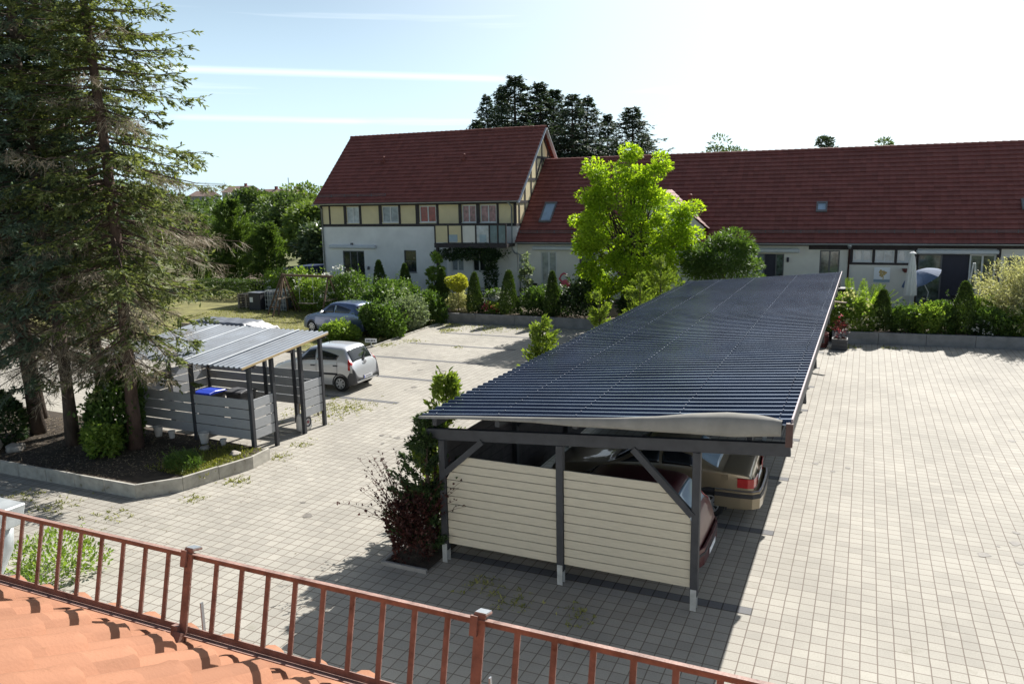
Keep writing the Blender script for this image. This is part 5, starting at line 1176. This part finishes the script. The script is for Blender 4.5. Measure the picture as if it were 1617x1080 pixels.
shrub('rose_bush', 'dark red flowering bush at the low wall between the thujas', 'plant', (-17.85, 36.75, .42), (.5, .4, .38), 1300, .09, M['leaf_light'], 84, blossoms=(M['petal_red'], 60, .09))
OL = [('large white-flowering oleander in front of the terrace door', -27.3, 36.7, (1.45, .9, 1.3), 85), ('white-flowering oleander behind the swing frame', -29.9, 37.3, (1.4, .9, 1.15), 86), ('oleander with white blossoms left of the swing frame', -33.6, 38.9, (1.3, .9, 1.15), 87), ('oleander at the left corner of the half-timbered house', -31.6, 38.3, (1.2, .8, 1.2), 88)]
for lb, x, y, rad, sd_ in OL: shrub('oleander', lb, 'shrub', (x, y, .1), rad, 4600, .20, M['leaf_light'] if sd_ != 85 else M['leaf'], sd_, 'oleanders by the house', lumps=14, amp=.35, wr=.28, blossoms=(M['petal_white'], 90, .11))  # white blossom specks also stand in for glints on glossy leaves
shrub('climbing_plant', 'vine trailing along and down below the balcony', 'plant', (-22.3, 43.0, 2.75), (2.1, .35, .45), 2400, .14, M['leaf_dark'], 89, lumps=14, amp=.5, up=-.4)
shrub('climbing_plant', 'leafy column of vine hanging at the right end of the balcony', 'plant', (-20.9, 43.0, .5), (.38, .35, 1.9), 1700, .14, M['leaf_dark'], 90, lumps=10)
# --- right garden
shrub('hydrangea', 'yellow-green hydrangea hedge beside the far right carport corner', 'shrub', (-.55, 37.0, .42), (1.05, .7, .85), 5200, .13, M['leaf_light'], 101, lumps=16, blossoms=(M['leaf_willow'], 120, .11))
RS = [('dull green shrub just right of the first thuja in the right bed', 1.75, 37.3, (.75, .6, .6), 'leaf', 102), ('brightest yellow-green shrub in the middle of the right bed', 2.55, 37.25, (.72, .6, .68), 'leaf_light', 103), ('olive shrub left of the pointed thuja', 3.2, 37.5, (.65, .55, .7), 'leaf', 104), ('low green shrub right of the pointed thuja', 5.0, 37.5, (.85, .6, .55), 'leaf', 105), ('low pale shrub at the far right of the bed', 6.5, 37.7, (.9, .6, .6), 'leaf_light', 106), ('leafy shrub behind the pointed thuja', 4.6, 38.6, (.8, .6, .75), 'leaf_light', 107)]
for lb, x, y, rad, mm_, sd_ in RS: shrub('shrub', lb, 'shrub', (x, y, .42), rad, 3200, .12, M[mm_], sd_, lumps=14, amp=.38)
shrub('rose_bush', 'rose bush with small white blooms at the terrace edge', 'plant', (3.4, 38.9, .5), (.4, .35, .75), 700, .1, M['leaf_dark'], 108, blossoms=(M['petal_white'], 26, .09))
shrub('rose_bush', 'rose bush with pink-red blooms behind the middle shrubs', 'plant', (2.1, 38.1, .42), (.35, .3, .55), 600, .1, M['leaf'], 109, blossoms=(M['petal_red'], 22, .09))
shrub('rose_bush', 'white flowering ground rose right of the pointed thuja', 'plant', (4.6, 37.1, .42), (.5, .35, .35), 900, .09, M['leaf_dark'], 110, blossoms=(M['petal_white'], 60, .06))
# dappled willow: arching wands
wl = thing('dappled_willow', 'big cream and green dappled willow bush at the right edge', 'shrub', (6.5, 38.9, .42))
rg = np.random.default_rng(111); P, D, S = [], [], []
T = MB()
for i in range(540):
    a = rg.uniform(0, 2*PI); e = rg.uniform(.05, 1.25); p = np.array([6.5, 38.9, .6]); d = np.array([math.cos(a)*math.sin(e), math.sin(a)*math.sin(e), math.cos(e)]); Lg = rg.uniform(2.0, 3.3)*(1 if e < .9 else .8); pts = [p.copy()]
    for k in range(7):
        d[2] -= .05*e; d /= np.linalg.norm(d); p = p+d*Lg/7; pts.append(p.copy())
        f = rg.random((18, 1)); P.append(p-d*f*Lg/7+rg.normal(0, .03, (18, 3))); D.append(d*.8+rg.normal(0, .6, (18, 3))); S.append(rg.uniform(.06, .13, 18))
    T.tube([tuple(q) for q in pts[::2]], [.012, .008, .005, .003][:len(pts[::2])], 4, False)
T.build('branches', M['wood_grey'], wl, fix=False); S = np.concatenate(S); leaves('foliage', np.vstack(P), np.vstack(D), rdir(rg, len(S)), S, S*.4, M['leaf_willow'], wl)
# palm-like ferns
def fern(label, x, y, z, hh, seed, az0):
    root = thing('palm', label, 'plant', (x, y, z)); rg = np.random.default_rng(seed); P, D, Nn, S = [], [], [], []; T = MB()
    for i in range(13):
        a = az0+rg.normal(0, .9); e = rg.uniform(.15, .75); d = np.array([math.cos(a)*math.sin(e), math.sin(a)*math.sin(e)*.6, math.cos(e)]); p = np.array([x, y, z+.05]); pts = [p.copy()]
        for k in range(12):
            d[2] -= .045; d /= np.linalg.norm(d); p = p+d*hh/11; pts.append(p.copy()); sd_ = np.cross(d, [0, 0, 1]); sd_ /= np.linalg.norm(sd_)+1e-6
            if k > 2:
                for sg_ in (-1, 1):
                    for f in (0, .5): P.append(p-d*f*hh/12); D.append(sd_*sg_*.8+d*.7+rg.normal(0, .1, 3)); Nn.append(np.cross(d, sd_)); S.append(.28*(1-abs(k-6)/9))
        T.tube([tuple(q) for q in pts[::3]], .010, 5, False)
    T.build('stalks', M['leaf_fern'], root, fix=False); leaves('fronds', P, D, Nn, np.array(S), .055, M['leaf_fern'], root)
fern('palm with feathery fronds leaning left behind the hydrangeas', -.35, 38.3, .45, 1.9, 112, PI*.75); fern('palm with feathery fronds leaning right behind the hydrangeas', .2, 38.3, .45, 1.75, 113, .3)
# bush beneath our own eave
shrub('shrub', 'sunlit bright green bush seen through the left end of the snow guard', 'shrub', (-12.75, 8.35, 0), (.68, .55, .36), 1500, .075, M['leaf_light'], 114, lumps=24, amp=.65, up=.7)

# --- background: left
broad = [('cypress', 'tall dense green cypress clump left of the half-timbered house', -44.3, 46.0, 6.9, 2.3, 20000, 'cypress', 121), ('cypress', 'second cypress clump, darker and left of the tall one', -47.5, 45.5, 5.8, 2.0, 13000, 'cypress', 122), ('cypress', 'lower cypress at the right flank of the tall clump', -42.0, 47.2, 5.0, 1.6, 10000, 'cypress', 123)]
for nm, lb, x, y, hh, r_, n_, mm_, sd_ in broad: arborvitae(lb, x, y, hh, r_, n_, sd_, lm=mm_, name=nm, group=None, ls=2.1, cat='tree', nbough=int(hh*34))
hg = np.random.default_rng(124); n = 6000
P = np.stack([hg.uniform(-42.2, -37.4, n), hg.uniform(40.0, 41.3, n), hg.uniform(0, 1.25, n)], 1)
ax = hg.integers(0, 3, n); P[ax == 0, 2] = 1.25+hg.normal(0, .03, (ax == 0).sum()); P[ax == 1, 1] = 40.0+hg.normal(0, .03, (ax == 1).sum())
s = hg.uniform(.07, .15, n); tag(leaves('clipped_hedge', P, rdir(hg, n, .5), rdir(hg, n, .4), s, s*.5, M['thuja'], None, (-40, 40.6, 0)), 'clipped dark green box hedge beside the stacked pallets', 'hedge')
BT = [('silvery laurel bush behind the white house corner', -38.6, 50.5, 4.6, (3.0, 1.8, 2.2), 2.4, 'leaf_silver'), ('dark green tree right against the house, behind the laurel', -40.5, 58, 7.2, (3.2, 2.4, 3.2), 4.0, 'leaf_dark'), ('broad mid-green tree with yellowish top left of the dark tree', -49, 62, 6.6, (3.4, 2.6, 2.7), 3.8, 'far_leaf2'), ('round green tree behind the cypress clump', -62, 72, 7.4, (4.4, 3.4, 3.0), 4.3, 'far_leaf'), ('pale green tree far behind the cypress', -72, 84, 8.2, (4.5, 3.4, 3.5), 4.6, 'far_leaf2'), ('small tree below the far red roofs, left', -88, 96, 8.8, (4.6, 3.4, 3.9), 4.8, 'far_leaf'), ('bright green tree in front of the far red-roofed house', -88, 108, 9.6, (6.2, 4.2, 4.2), 5.3, 'far_leaf2'), ('dark tall tree between the far roofs', -76, 104, 9.6, (2.6, 2.4, 4.4), 5.1, 'far_leaf'), ('greyish tree right of the dark tall one', -66, 98, 8.2, (4.2, 3.2, 3.5), 4.5, 'far_leaf'), ('tree with thin top rising beside the big red roof', -55, 84, 9.0, (3.6, 2.6, 3.6), 5.2, 'far_leaf'), ('tree at far left seen between the spruces', -80, 70, 9, (5, 3, 4), 5, 'far_leaf'), ('second tree at far left behind the spruces', -72, 58, 8, (4.4, 3, 3.6), 4.4, 'far_leaf'), ('third tree at far left, lowest of its row', -64, 50, 6.4, (3.6, 2.6, 3), 3.4, 'far_leaf'), ('dark tree behind the lawn, left of the cypresses', -53, 44, 6.2, (2.8, 2.2, 2.9), 3.3, 'leaf_dark'), ('dark tree farther left behind the lawn', -59, 40, 6.4, (3.2, 2.2, 3), 3.4, 'leaf_dark'), ('leafy tree behind the bed at the left edge of the lawn', -50, 33, 5.6, (3, 2, 2.6), 3.0, 'leaf'), ('low leafy tree at the left edge beyond the paving', -44, 24, 5.0, (2.8, 2, 2.3), 2.7, 'leaf')]
for i, (lb, x, y, hh, cr, cz, mm_) in enumerate(BT): broadleaf('broadleaf_tree', lb, 'tree', (x, y, 0), hh, cr, cz, 7000, .26+.0022*y, M[mm_], M['bark'], 140+i, 'trees behind the garden', clumps=34, clump_r=.34, trunk_r=.2)
# far wood on the hill: one mass
fg = np.random.default_rng(160); k = 240; c = np.stack([fg.uniform(-290, -30, k), fg.uniform(125, 205, k)], 1); Ps = []
for x, y in c:
    r_ = fg.uniform(3, 5.5); p, d = ball_points(fg, 170, (r_, r_*.8, r_*.9), 6, .3, .75); Ps.append(p+np.array([x, y, r_*.55+fg.uniform(.2, 1.2)+.028*max(0, y-150)]))
P = np.vstack(Ps); s = fg.uniform(.7, 1.5, len(P)); tag(leaves('far_wood', P, rdir(fg, len(P), .3), rdir(fg, len(P), .8), s, s*.7, M['far_leaf'], None, (-140, 150, 0)), 'distant wood on the rise at the left', 'wood', kind='stuff')
# far houses with red roofs
def far_house(label, x, y, z, w_, d, hw_, hr):
    r = thing('far_house', label, 'house', (x, y, z), 0, 'distant red-roofed houses')
    MB().box(x-w_/2, x+w_/2, y-d/2, y+d/2, z-3, z+hw_).build('wall', M['far_wall'], r)
    rf = MB().prism([(x-w_/2-.4, y-d/2-.5, z+hw_), (x-w_/2-.4, y+d/2+.5, z+hw_), (x-w_/2-.4, y, z+hw_+hr)], (w_+.8, 0, 0)).build('roof', M['far_roof'], r)
    MB().box(x-.5+w_*.2, x+.3+w_*.2, y-.4, y+.4, z+hw_+hr-1.2, z+hw_+hr+.9).build('chimney', M['brick_red'], rf)
    for i in range(3): MB().box(x-w_*.35+i*w_*.3, x-w_*.35+i*w_*.3+1.1, y-d/2-.03, y-d/2+.02, z+.5, z+1.5).build('window', M['glass_dark'], r)
far_house('far red-roofed house, the largest on the skyline left of the house', -215, 230, 8.4, 11, 9, 2.0, 2.3); far_house('far red-roofed house at the left of the skyline group', -215.5, 212, 7.2, 7, 8, 1.8, 1.9); far_house('far reddish roof low on the skyline near the mast', -186, 214, 6.9, 7, 8, 1.8, 2.2); far_house('far pale-walled house at the right of the skyline group', -178, 214, 6.7, 8, 8, 1.9, 2.0)
MB().tube([(-181, 216, 5), (-181, 216, 14.6)], .14, 6).build('mast', M['zinc']).__setitem__('label', 'thin radio mast on the skyline between the far roofs'); bpy.data.objects['mast']['category'] = 'mast'
# --- dark spruces behind the long house
SP = [(752, 190, .42, 'lowest dark spruce at the left end of the row behind the roofs'), (768, 150, .8, 'leftmost full spruce of the row behind the tall roof'), (792, 136, .9, 'spruce second from left in the row behind the roofs'), (813, 121, 1.1, 'tallest dark spruce, broad topped, above the tall roof'), (852, 130, .95, 'dark spruce just left of the gable peak'), (874, 140, .85, 'dark spruce right above the gable peak'), (904, 150, .8, 'slim spruce right of the gable'), (927, 153, .8, 'slim spruce at the middle of the row right of the gable'), (960, 180, .6, 'short pointed spruce in the gap of the row'), (998, 171, .95, 'rightmost wide spruce standing apart from the row'), (1020, 212, .45, 'small spruce top at the right end of the row')]
def ray(px, py): return CF+CR*((px-808.5)/FPX)-CU*((py-540)/FPX)
proto = None
for i, (px, py, wd, lb) in enumerate(SP):
    d = ray(px, py); dist = 82+(i % 3)*3; p = Vector((0, 0, CAMH))+d*(dist/d.y); x, y, top = p
    if i < 3:
        o = spruce('background_spruce', lb, 'tree', (x, y, 0), top, 5.2, 4.0, 170+i, None, 'needles_far', 'bark', .25, .34, 9, 26, 8, 'dark spruces behind the roofs', leaf=.23, width=.46, cone=1.08, elk=(-.3, .45))
        protos = [o] if i == 0 else protos+[o]
    else:
        s_ = protos[i % 3]; o = copy_tree(s_); o.location = (x, y, 0); o['label'] = lb; o.rotation_euler = (0, 0, i*1.3)
        h0 = [top_ for top_ in hts][i % 3]; o.scale = (wd*1.6, wd*1.6, top/h0)
    hts = [top] if i == 0 else hts+[top] if i < 3 else hts
for i, (px, py, r_, lb, mm_) in enumerate([(1160, 229, 2.2, 'thin green tree top showing above the long roof ridge', 'far_leaf'), (1398, 223, 1.0, 'small round tree top on the ridge line at right', 'far_leaf'), (1305, 232, 1.1, 'tiny tree top just clearing the long ridge', 'needles_far')]):
    d = ray(px, py); p = Vector((0, 0, CAMH))+d*(78/d.y); broadleaf('broadleaf_tree', lb, 'tree', (p.x, p.y, 0), p.z, (r_, r_, 2.4), p.z-2.2, 2600, .34, M[mm_], M['bark'], 190+i, 'tree tops behind the long roof', clumps=20, clump_r=.28, wr=.35)

# ================================================================== GARDEN THINGS
# swing frame
sw = thing('swing_frame', 'brown wooden swing frame with crossbar on the lawn', 'swing', (-29.0, 35.6, 0))
A, Bp = Vector((-30.55, 35.6, 2.3)), Vector((-27.35, 35.6, 2.3))
MB().beam(A-Vector((.2, 0, 0)), Bp+Vector((.15, 0, 0)), .10, .12).build('crossbeam', M['wood_brown'], sw)
for P_, lb in ((A, 0), (Bp, 1)):
    for sy in (-1, 1):
        for q in ((-.12,) if True else ()): MB().beam(P_+Vector((q, 0, .03)), P_+Vector((q+(-.1 if lb == 0 else .15), sy*1.05, -2.3)), .07, .07).build('leg', M['wood_brown'], sw)
    MB().beam(P_+Vector((-.16 if lb == 0 else 0, -.62, -1.32)), P_+Vector((-.16 if lb == 0 else 0, .62, -1.32)), .06, .09).build('cross_brace', M['wood_grey'], sw)
for x in (-29.6, -28.6): MB().tube([(x, 35.6, 2.3), (x, 35.6, .75)], .008, 5).build('rope', M['white_cloth'], sw)
MB().box(-29.65, -28.55, 35.5, 35.72, .70, .74).build('seat', M['wood_grey'], sw)
lad = thing('play_ladder', 'second A-shaped wooden frame with ladder rungs left of the swing', 'play frame', (-31.0, 36.0, 0))
for sy in (-1, 1):
    MB().beam((-31.1, 36.0, 2.35), (-31.6, 36.0+sy*.9, 0), .08, .08).build('leg', M['wood_brown'], lad); MB().beam((-31.0, 36.0, 2.35), (-30.75, 36.0+sy*1.0, 0), .08, .08).build('leg', M['wood_brown'], lad)
for k in range(4): z = .45+k*.42; MB().beam((-31.55+z*.2, 36-.9+z*.38, z), (-30.78-z*.08, 36-1.0+z*.42, z), .04, .05).build('rung', M['wood_brown'], lad)
# pallets, dark crate and caged water tank
for k in range(6):
    z = .0+k*.15; p = thing('pallet', ['lowest', 'second', 'third', 'fourth', 'fifth', 'topmost'][k]+' wooden pallet of the stack by the hedge', 'pallet', (-34.9, 37.2, z), .1, 'stacked pallets by the hedge')
    for i in range(5): MB().box(-.6, .6, -.4+i*.175, -.4+i*.175+.1, .118, .142).build('board', M['wood_grey'], p, local=True)
    for i in (-.55, 0, .45): MB().box(i, i+.1, -.4, .4, .0, .022).box(i, i+.1, -.4, -.26, .022, .117).box(i, i+.1, -.07, .07, .022, .117).box(i, i+.1, .26, .4, .022, .117).build('block_row', M['wood_grey'], p, local=True)
cr = thing('crate', 'black plastic crate with white label between pallets and caged tank', 'crate', (-33.7, 36.9, 0)); MB().box(-34.2, -33.3, 36.4, 37.4, 0, 1.05).build('body', M['black_plastic'], cr, bevel=.03); MB().box(-34.1, -33.85, 36.39, 36.397, .5, .8).build('paper_label', M['white_cloth'], cr); MB().box(-34.22, -33.28, 36.38, 37.42, 1.051, 1.09).build('lid', M['tarp'], cr)
tk = thing('caged_tank', 'dark water tank in a pale wire cage behind the swing frame', 'tank', (-32.3, 37.3, 0)); MB().box(-33.1, -31.6, 36.7, 38.0, .14, 1.12).build('tank', M['tarp'], tk, bevel=.08)
b = MB()
for i in range(9): x = -33.12+i*.193; b.box(x-.012, x+.012, 36.66, 36.68, .0, 1.2).box(x-.012, x+.012, 36.66, 38.04, 1.18, 1.2)
for i in range(5): z = .1+i*.27; b.box(-33.13, -31.56, 36.64, 36.662, z-.012, z+.012)
for i in range(6): y = 36.7+i*.26; b.box(-33.13, -31.56, y-.012, y+.012, 1.2, 1.22)
b.build('cage', M['galv'], tk)
# tarpaulin covered pile
tp = thing('covered_pile', 'long low pile under grey and white tarpaulin behind the shelter', 'pile', (-28.3, 29.0, 0))
def cloth(name, x0, x1, y0, y1, hf, m, seed, dip=.05):
    rg = np.random.default_rng(seed); ph = rg.uniform(0, 6, 6); rows = []
    for i in range(46):
        r = []
        for j in range(30):
            s_, t_ = i/45, j/29; e = min(1, min(s_, 1-s_)*9)*min(1, min(t_, 1-t_)*7)
            x, y = x0+(x1-x0)*s_, y0+(y1-y0)*t_; fold = .5*math.sin(x*7+y*4+ph[0])+.35*math.sin(x*13-y*9+ph[1])+.3*math.sin(y*17+x*3+ph[2])
            z = hf(s_)*e**.6+dip*fold*(1 if e < .95 else .5); r.append((x+.06*fold*(1-e), y+.06*fold*(1-e), max(.02, z)))
        rows.append(r)
    return MB().grid(rows).build(name, m, tp, smooth=True, fix=False)
cloth('dark_tarpaulin', -31.2, -26.9, 28.3, 30.2, lambda s_: .72, M['tarp'], 1); cloth('pale_tarpaulin', -27.1, -25.9, 28.2, 29.7, lambda s_: .75-.25*s_, M['tarp_light'], 2, .09)
MB().box(-31.1, -27.0, 28.24, 28.32, 0, .62).build('side_board', M['wood_grey'], tp)
# dark van-like cover behind the house corner
tr = thing('trailer', 'dark blue covered trailer beside the left corner of the white house', 'trailer', (-37.2, 45.5, 0)); MB().prism([(-38.6, 44.6, .5), (-35.6, 44.6, .5), (-35.6, 44.6, 1.95), (-37.6, 44.6, 1.9), (-38.4, 44.6, 1.2)], (0, 2, 0)).build('cover', mat('dark_blue_cover', (.03, .045, .085), .9, .2, 3, spec=.1), tr, bevel=.08)
for y in (44.7, 46.5): MB().lathe((-37.2, y, .32), [(.2, -.08), (.32, -.08), (.32, .08), (.2, .08)], 20, 'y').build('wheel', M['rubber'], tr)
MB().beam((-38.6, 45.6, .5), (-39.8, 45.6, .45), .08, .08).build('drawbar', M['galv'], tr)
# small plate on a post by the kerb
pl = thing('sign_plate', 'small white parking sign plate on the kerb behind the silver car', 'sign', (-20.05, 28.75, 0), .25); MB().box(-.02, .02, -.02, .02, 0, .35).build('post', M['galv'], pl, local=True); f_ = MB().box(-.27, .27, -.035, -.021, .18, .36).build('plate', M['plate'], pl, local=True)
b = MB(); random.seed(9)
for i in range(6): b.box(-.2+i*.07, -.155+i*.07+random.uniform(-.01, .01), -.0385, -.0365, .235, .305)
b.build('lettering', M['ink'], f_, local=True)
# planter box with bare plant at the carport's far right corner
pb = thing('planter', 'square dark grey planter at the far right corner of the carport', 'planter', (-.75, 34.6, 0)); b = MB()
for k in range(3): b.box(-1.05, -.45, 34.3, 34.34, .02+k*.15, .155+k*.15).box(-1.05, -.45, 34.86, 34.9, .02+k*.15, .155+k*.15).box(-1.05, -1.01, 34.34, 34.86, .02+k*.15, .155+k*.15).box(-.49, -.45, 34.34, 34.86, .02+k*.15, .155+k*.15)
b.build('box', M['bumper_grey'], pb); MB().box(-1.01, -.49, 34.34, 34.86, .02, .40).build('soil', M['mulch'], pb); MB().box(-1.07, -.43, 34.28, 34.92, .472, .49).build('rim', M['wood_grey'], pb) if False else None
shrub('potted_plant', 'thin flowering plant growing in the dark grey planter', 'plant', (-.75, 34.6, .4), (.26, .25, .5), 170, .09, M['leaf_purple'], 131, amp=.5, blossoms=(M['petal_red'], 14, .06))
rb_ = thing('barrel', 'dark red wooden tub under the far right carport corner', 'tub', (-1.45, 34.9, 0)); MB().lathe((-1.45, 34.9, 0), [(.20, 0), (.26, .3), (.25, .6), (.22, .6), (.2, .5)], 20).build('tub', M['brick_red'], rb_); b = MB()
for z in (.12, .46): b.lathe((-1.45, 34.9, z), [(.262, -.02), (.262, .02), (.235, .02), (.235, -.02)], 20)
b.build('hoops', M['brown_dark'], rb_)
o = MB().beam((-1.15, 32.2, 2.3), (-.55, 31.9, 2.3), .16, .04).build('plank', M['wood_grey'], loc=(-.85, 32.0, 2.3)); tag(o, 'short wooden plank sticking out from under the right carport edge', 'plank')
# terrace things
um = thing('closed_parasol', 'closed white parasol standing on the right terrace', 'parasol', (2.05, 41.2, .5)); MB().tube([(2.05, 41.2, .5), (2.05, 41.2, 3.62)], .025, 10).build('pole', M['frame_white'], um)
rows = []
for i in range(14):
    t = i/13; z = 1.55+t*1.95; r_ = .20*(1-t)**.6+.05; rows.append([(2.05+(r_*(1+.16*math.cos(k*8*2*PI/32)))*math.cos(2*PI*k/32), 41.2+(r_*(1+.16*math.cos(k*8*2*PI/32)))*math.sin(2*PI*k/32), z) for k in range(32)])
MB().grid(rows, True).build('canopy', M['white_cloth'], um, smooth=True, fix=False); MB().box(1.75, 2.35, 40.9, 41.5, .5, .58).build('base', M['wall_concrete'], um, bevel=.02)
MB().lathe((2.05, 41.2, 3.5), [(.16, 0), (.14, .05), (.03, .12)], 14).build('cap', M['white_cloth'], um)
bu = thing('tilted_parasol', 'blue parasol tilted on its side next to the closed white one', 'parasol', (2.35, 42.2, .5))
ax = Vector((-.42, -.15, -.0)).normalized(); tilt = Vector((-.45, -.25, .86)).normalized(); c0 = Vector((2.35, 42.0, 2.62)); e1 = tilt.cross(Vector((0, 1, 0))).normalized(); e2 = tilt.cross(e1); rows = []
for i in range(7):
    t = i/6; rows.append([tuple(c0-tilt*(.42*t**1.6)+(e1*math.cos(2*PI*k/32)+e2*math.sin(2*PI*k/32))*(.92*t*(1-.05*abs(math.sin(4*2*PI*k/32)))+.01)) for k in range(32)])
o = MB().grid(rows, True).build('canopy', M['blue_cloth'], bu, fix=False); md = o.modifiers.new('t', 'SOLIDIFY'); md.thickness = .008
b = MB()
for k in range(8): a = 2*PI*k/8+.39; b.beam(c0-tilt*.04, c0-tilt*.44+(e1*math.cos(a)+e2*math.sin(a))*.9, .018, .018)
b.build('ribs', M['frame_white'], bu); MB().tube([tuple(c0), tuple(c0-tilt*1.2), (2.75, 42.2, .55)], .022, 10).build('pole', M['frame_white'], bu); MB().box(2.5, 3.0, 41.95, 42.45, .5, .58).build('base', M['wall_concrete'], bu, bevel=.02)
dc = thing('deck_chair', 'folded white A-shaped deck chair standing before the right terrace door', 'chair', (4.75, 42.6, .5))
for s_ in (-1, 1): MB().beam((4.75+s_*.03, 42.6, 3.0), (4.75+s_*.30, 42.4, .5), .07, .05).build('leg', M['white_cloth'], dc); MB().beam((4.75+s_*.03, 42.65, 3.0), (4.75+s_*.26, 43.1, .5), .06, .05).build('leg', M['white_cloth'], dc)
MB().beam((4.55, 42.43, 1.1), (4.95, 42.43, 1.1), .05, .06).build('crossbar', M['white_cloth'], dc); MB().beam((4.6, 42.5, 1.8), (4.9, 42.5, 1.8), .04, .05).build('crossbar', M['white_cloth'], dc)
def tchair(label, x, y, rzv):
    r = thing('terrace_chair', label, 'chair', (x, y, .5), rzv, 'dark terrace chairs'); MB().box(-.25, .25, -.25, .25, .42, .46).build('seat', M['black_cloth'], r, local=True); MB().beam((0, .25, .44), (0, .36, .98), .5, .03, (0, 1, 0)).build('backrest', M['black_cloth'], r, local=True)
    for sx in (-1, 1):
        for sy in (-1, 1): MB().beam((sx*.23, sy*.23, .42), (sx*.25, sy*.26, 0), .035, .035).build('leg', M['frame_grey'], r, local=True)
        MB().beam((sx*.27, -.2, .64), (sx*.27, .28, .66), .045, .025).build('armrest', M['frame_grey'], r, local=True)
tchair('dark terrace chair right of the closed parasol', 3.0, 41.5, 1.2); tchair('dark terrace chair before the dark doorway', 3.8, 41.9, -.8); tchair('dark terrace chair nearest the deck chair', 4.3, 41.0, -1.6); tchair('dark chair on the left terrace by the flamingo', -17.6, 42.6, 2.8); tchair('dark chair under the balcony of the tall house', -20.9, 41.6, 2.2); tchair('dark chair beside the balcony post', -23.9, 41.9, 3.4)
def ttable(label, x, y):
    r = thing('terrace_table', label, 'table', (x, y, .5)); MB().box(x-.6, x+.6, y-.4, y+.4, 1.2, 1.24).build('tabletop', M['frame_grey'], r, bevel=.01)
    for sx in (-1, 1):
        for sy in (-1, 1): MB().box(x+sx*.54-.025, x+sx*.54+.025, y+sy*.34-.025, y+sy*.34+.025, .5, 1.198).build('leg', M['frame_grey'], r)
ttable('dark terrace table in front of the dark doorway', 3.5, 41.0); ttable('dark table on the terrace under the balcony', -22.6, 41.9)
po = thing('poster', 'white poster with an orange motif hanging on the cream wall', 'poster', tuple(BASE+U*.87+NV*.40+Vector((0, 0, 1.75))), PHI); MB().box(-.38, .38, 0, .02, 0, .78).build('sheet', M['poster'], po, local=True); o = MB(); 
rows = [[(.02+q*(1+.22*math.sin(3*t+1)+.12*math.sin(7*t))*math.cos(t), -.004, .48+q*(1+.22*math.sin(3*t+1)+.12*math.sin(7*t))*math.sin(t)) for t in [2*PI*i/40 for i in range(40)]] for q in (.02, .17)]
o.grid(rows, True).box(.05, .09, -.004, -.002, .12, .34).build('motif', M['poster_motif'], po, local=True); MB().box(-.38, .38, -.003, -.001, .02, .16).build('lower_band', M['glass_sky'], po, local=True)
wb = thing('wall_basket', 'dark red hanging basket on the wall beside the closed parasol', 'basket', tuple(BASE+U*1.95+NV*.30+Vector((0, 0, 2.3)))); MB().lathe(tuple(BASE+U*1.95+NV*.28+Vector((0, 0, 2.3))), [(.06, 0), (.15, .12), (.16, .2)], 14).build('basket', M['brick_red'], wb)
bn = wheelie(-.75, 39.2, PI, M['black_plastic'], M['black_plastic'], 'black waste bin standing by the downpipe behind the hydrangeas'); bn.location.z = .5; bn.scale = (1.15, 1.1, 1.45)
# flamingo figure
fl = thing('flamingo_figure', 'pink flamingo garden ornament by the left terrace window', 'ornament', (-15.9, 42.8, .5))
rows = []
for i in range(13):
    t = i/12; c = Vector((-15.9+.42*(t-.5)*1.6, 42.8, 1.45-.12*(t-.4)**2*4)); rr = .26*math.sin(PI*min(1, .06+t*.94))**.7*(1-.25*t)+.01
    rows.append([(c.x, c.y+rr*.7*math.cos(2*PI*k/18), c.z+rr*math.sin(2*PI*k/18)) for k in range(18)])
b = MB().grid(rows, True); b.tube([(-16.15, 42.8, 1.5), (-16.32, 42.8, 1.72), (-16.2, 42.8, 1.95), (-16.03, 42.8, 2.05), (-15.93, 42.8, 1.98), (-15.9, 42.8, 1.86)], [.07, .055, .05, .05, .07, .015], 10); b.build('body', M['pink'], fl, smooth=True)
for x in (-15.95, -15.82): MB().tube([(x, 42.8, 1.3), (x+.02, 42.78, .9), (x, 42.8, .5)], .018, 8).build('leg', M['pink'], fl)
MB().tube([(-15.9, 42.8, 1.88), (-15.88, 42.8, 1.79)], [.035, .01], 8).build('beak', M['ink'], fl)
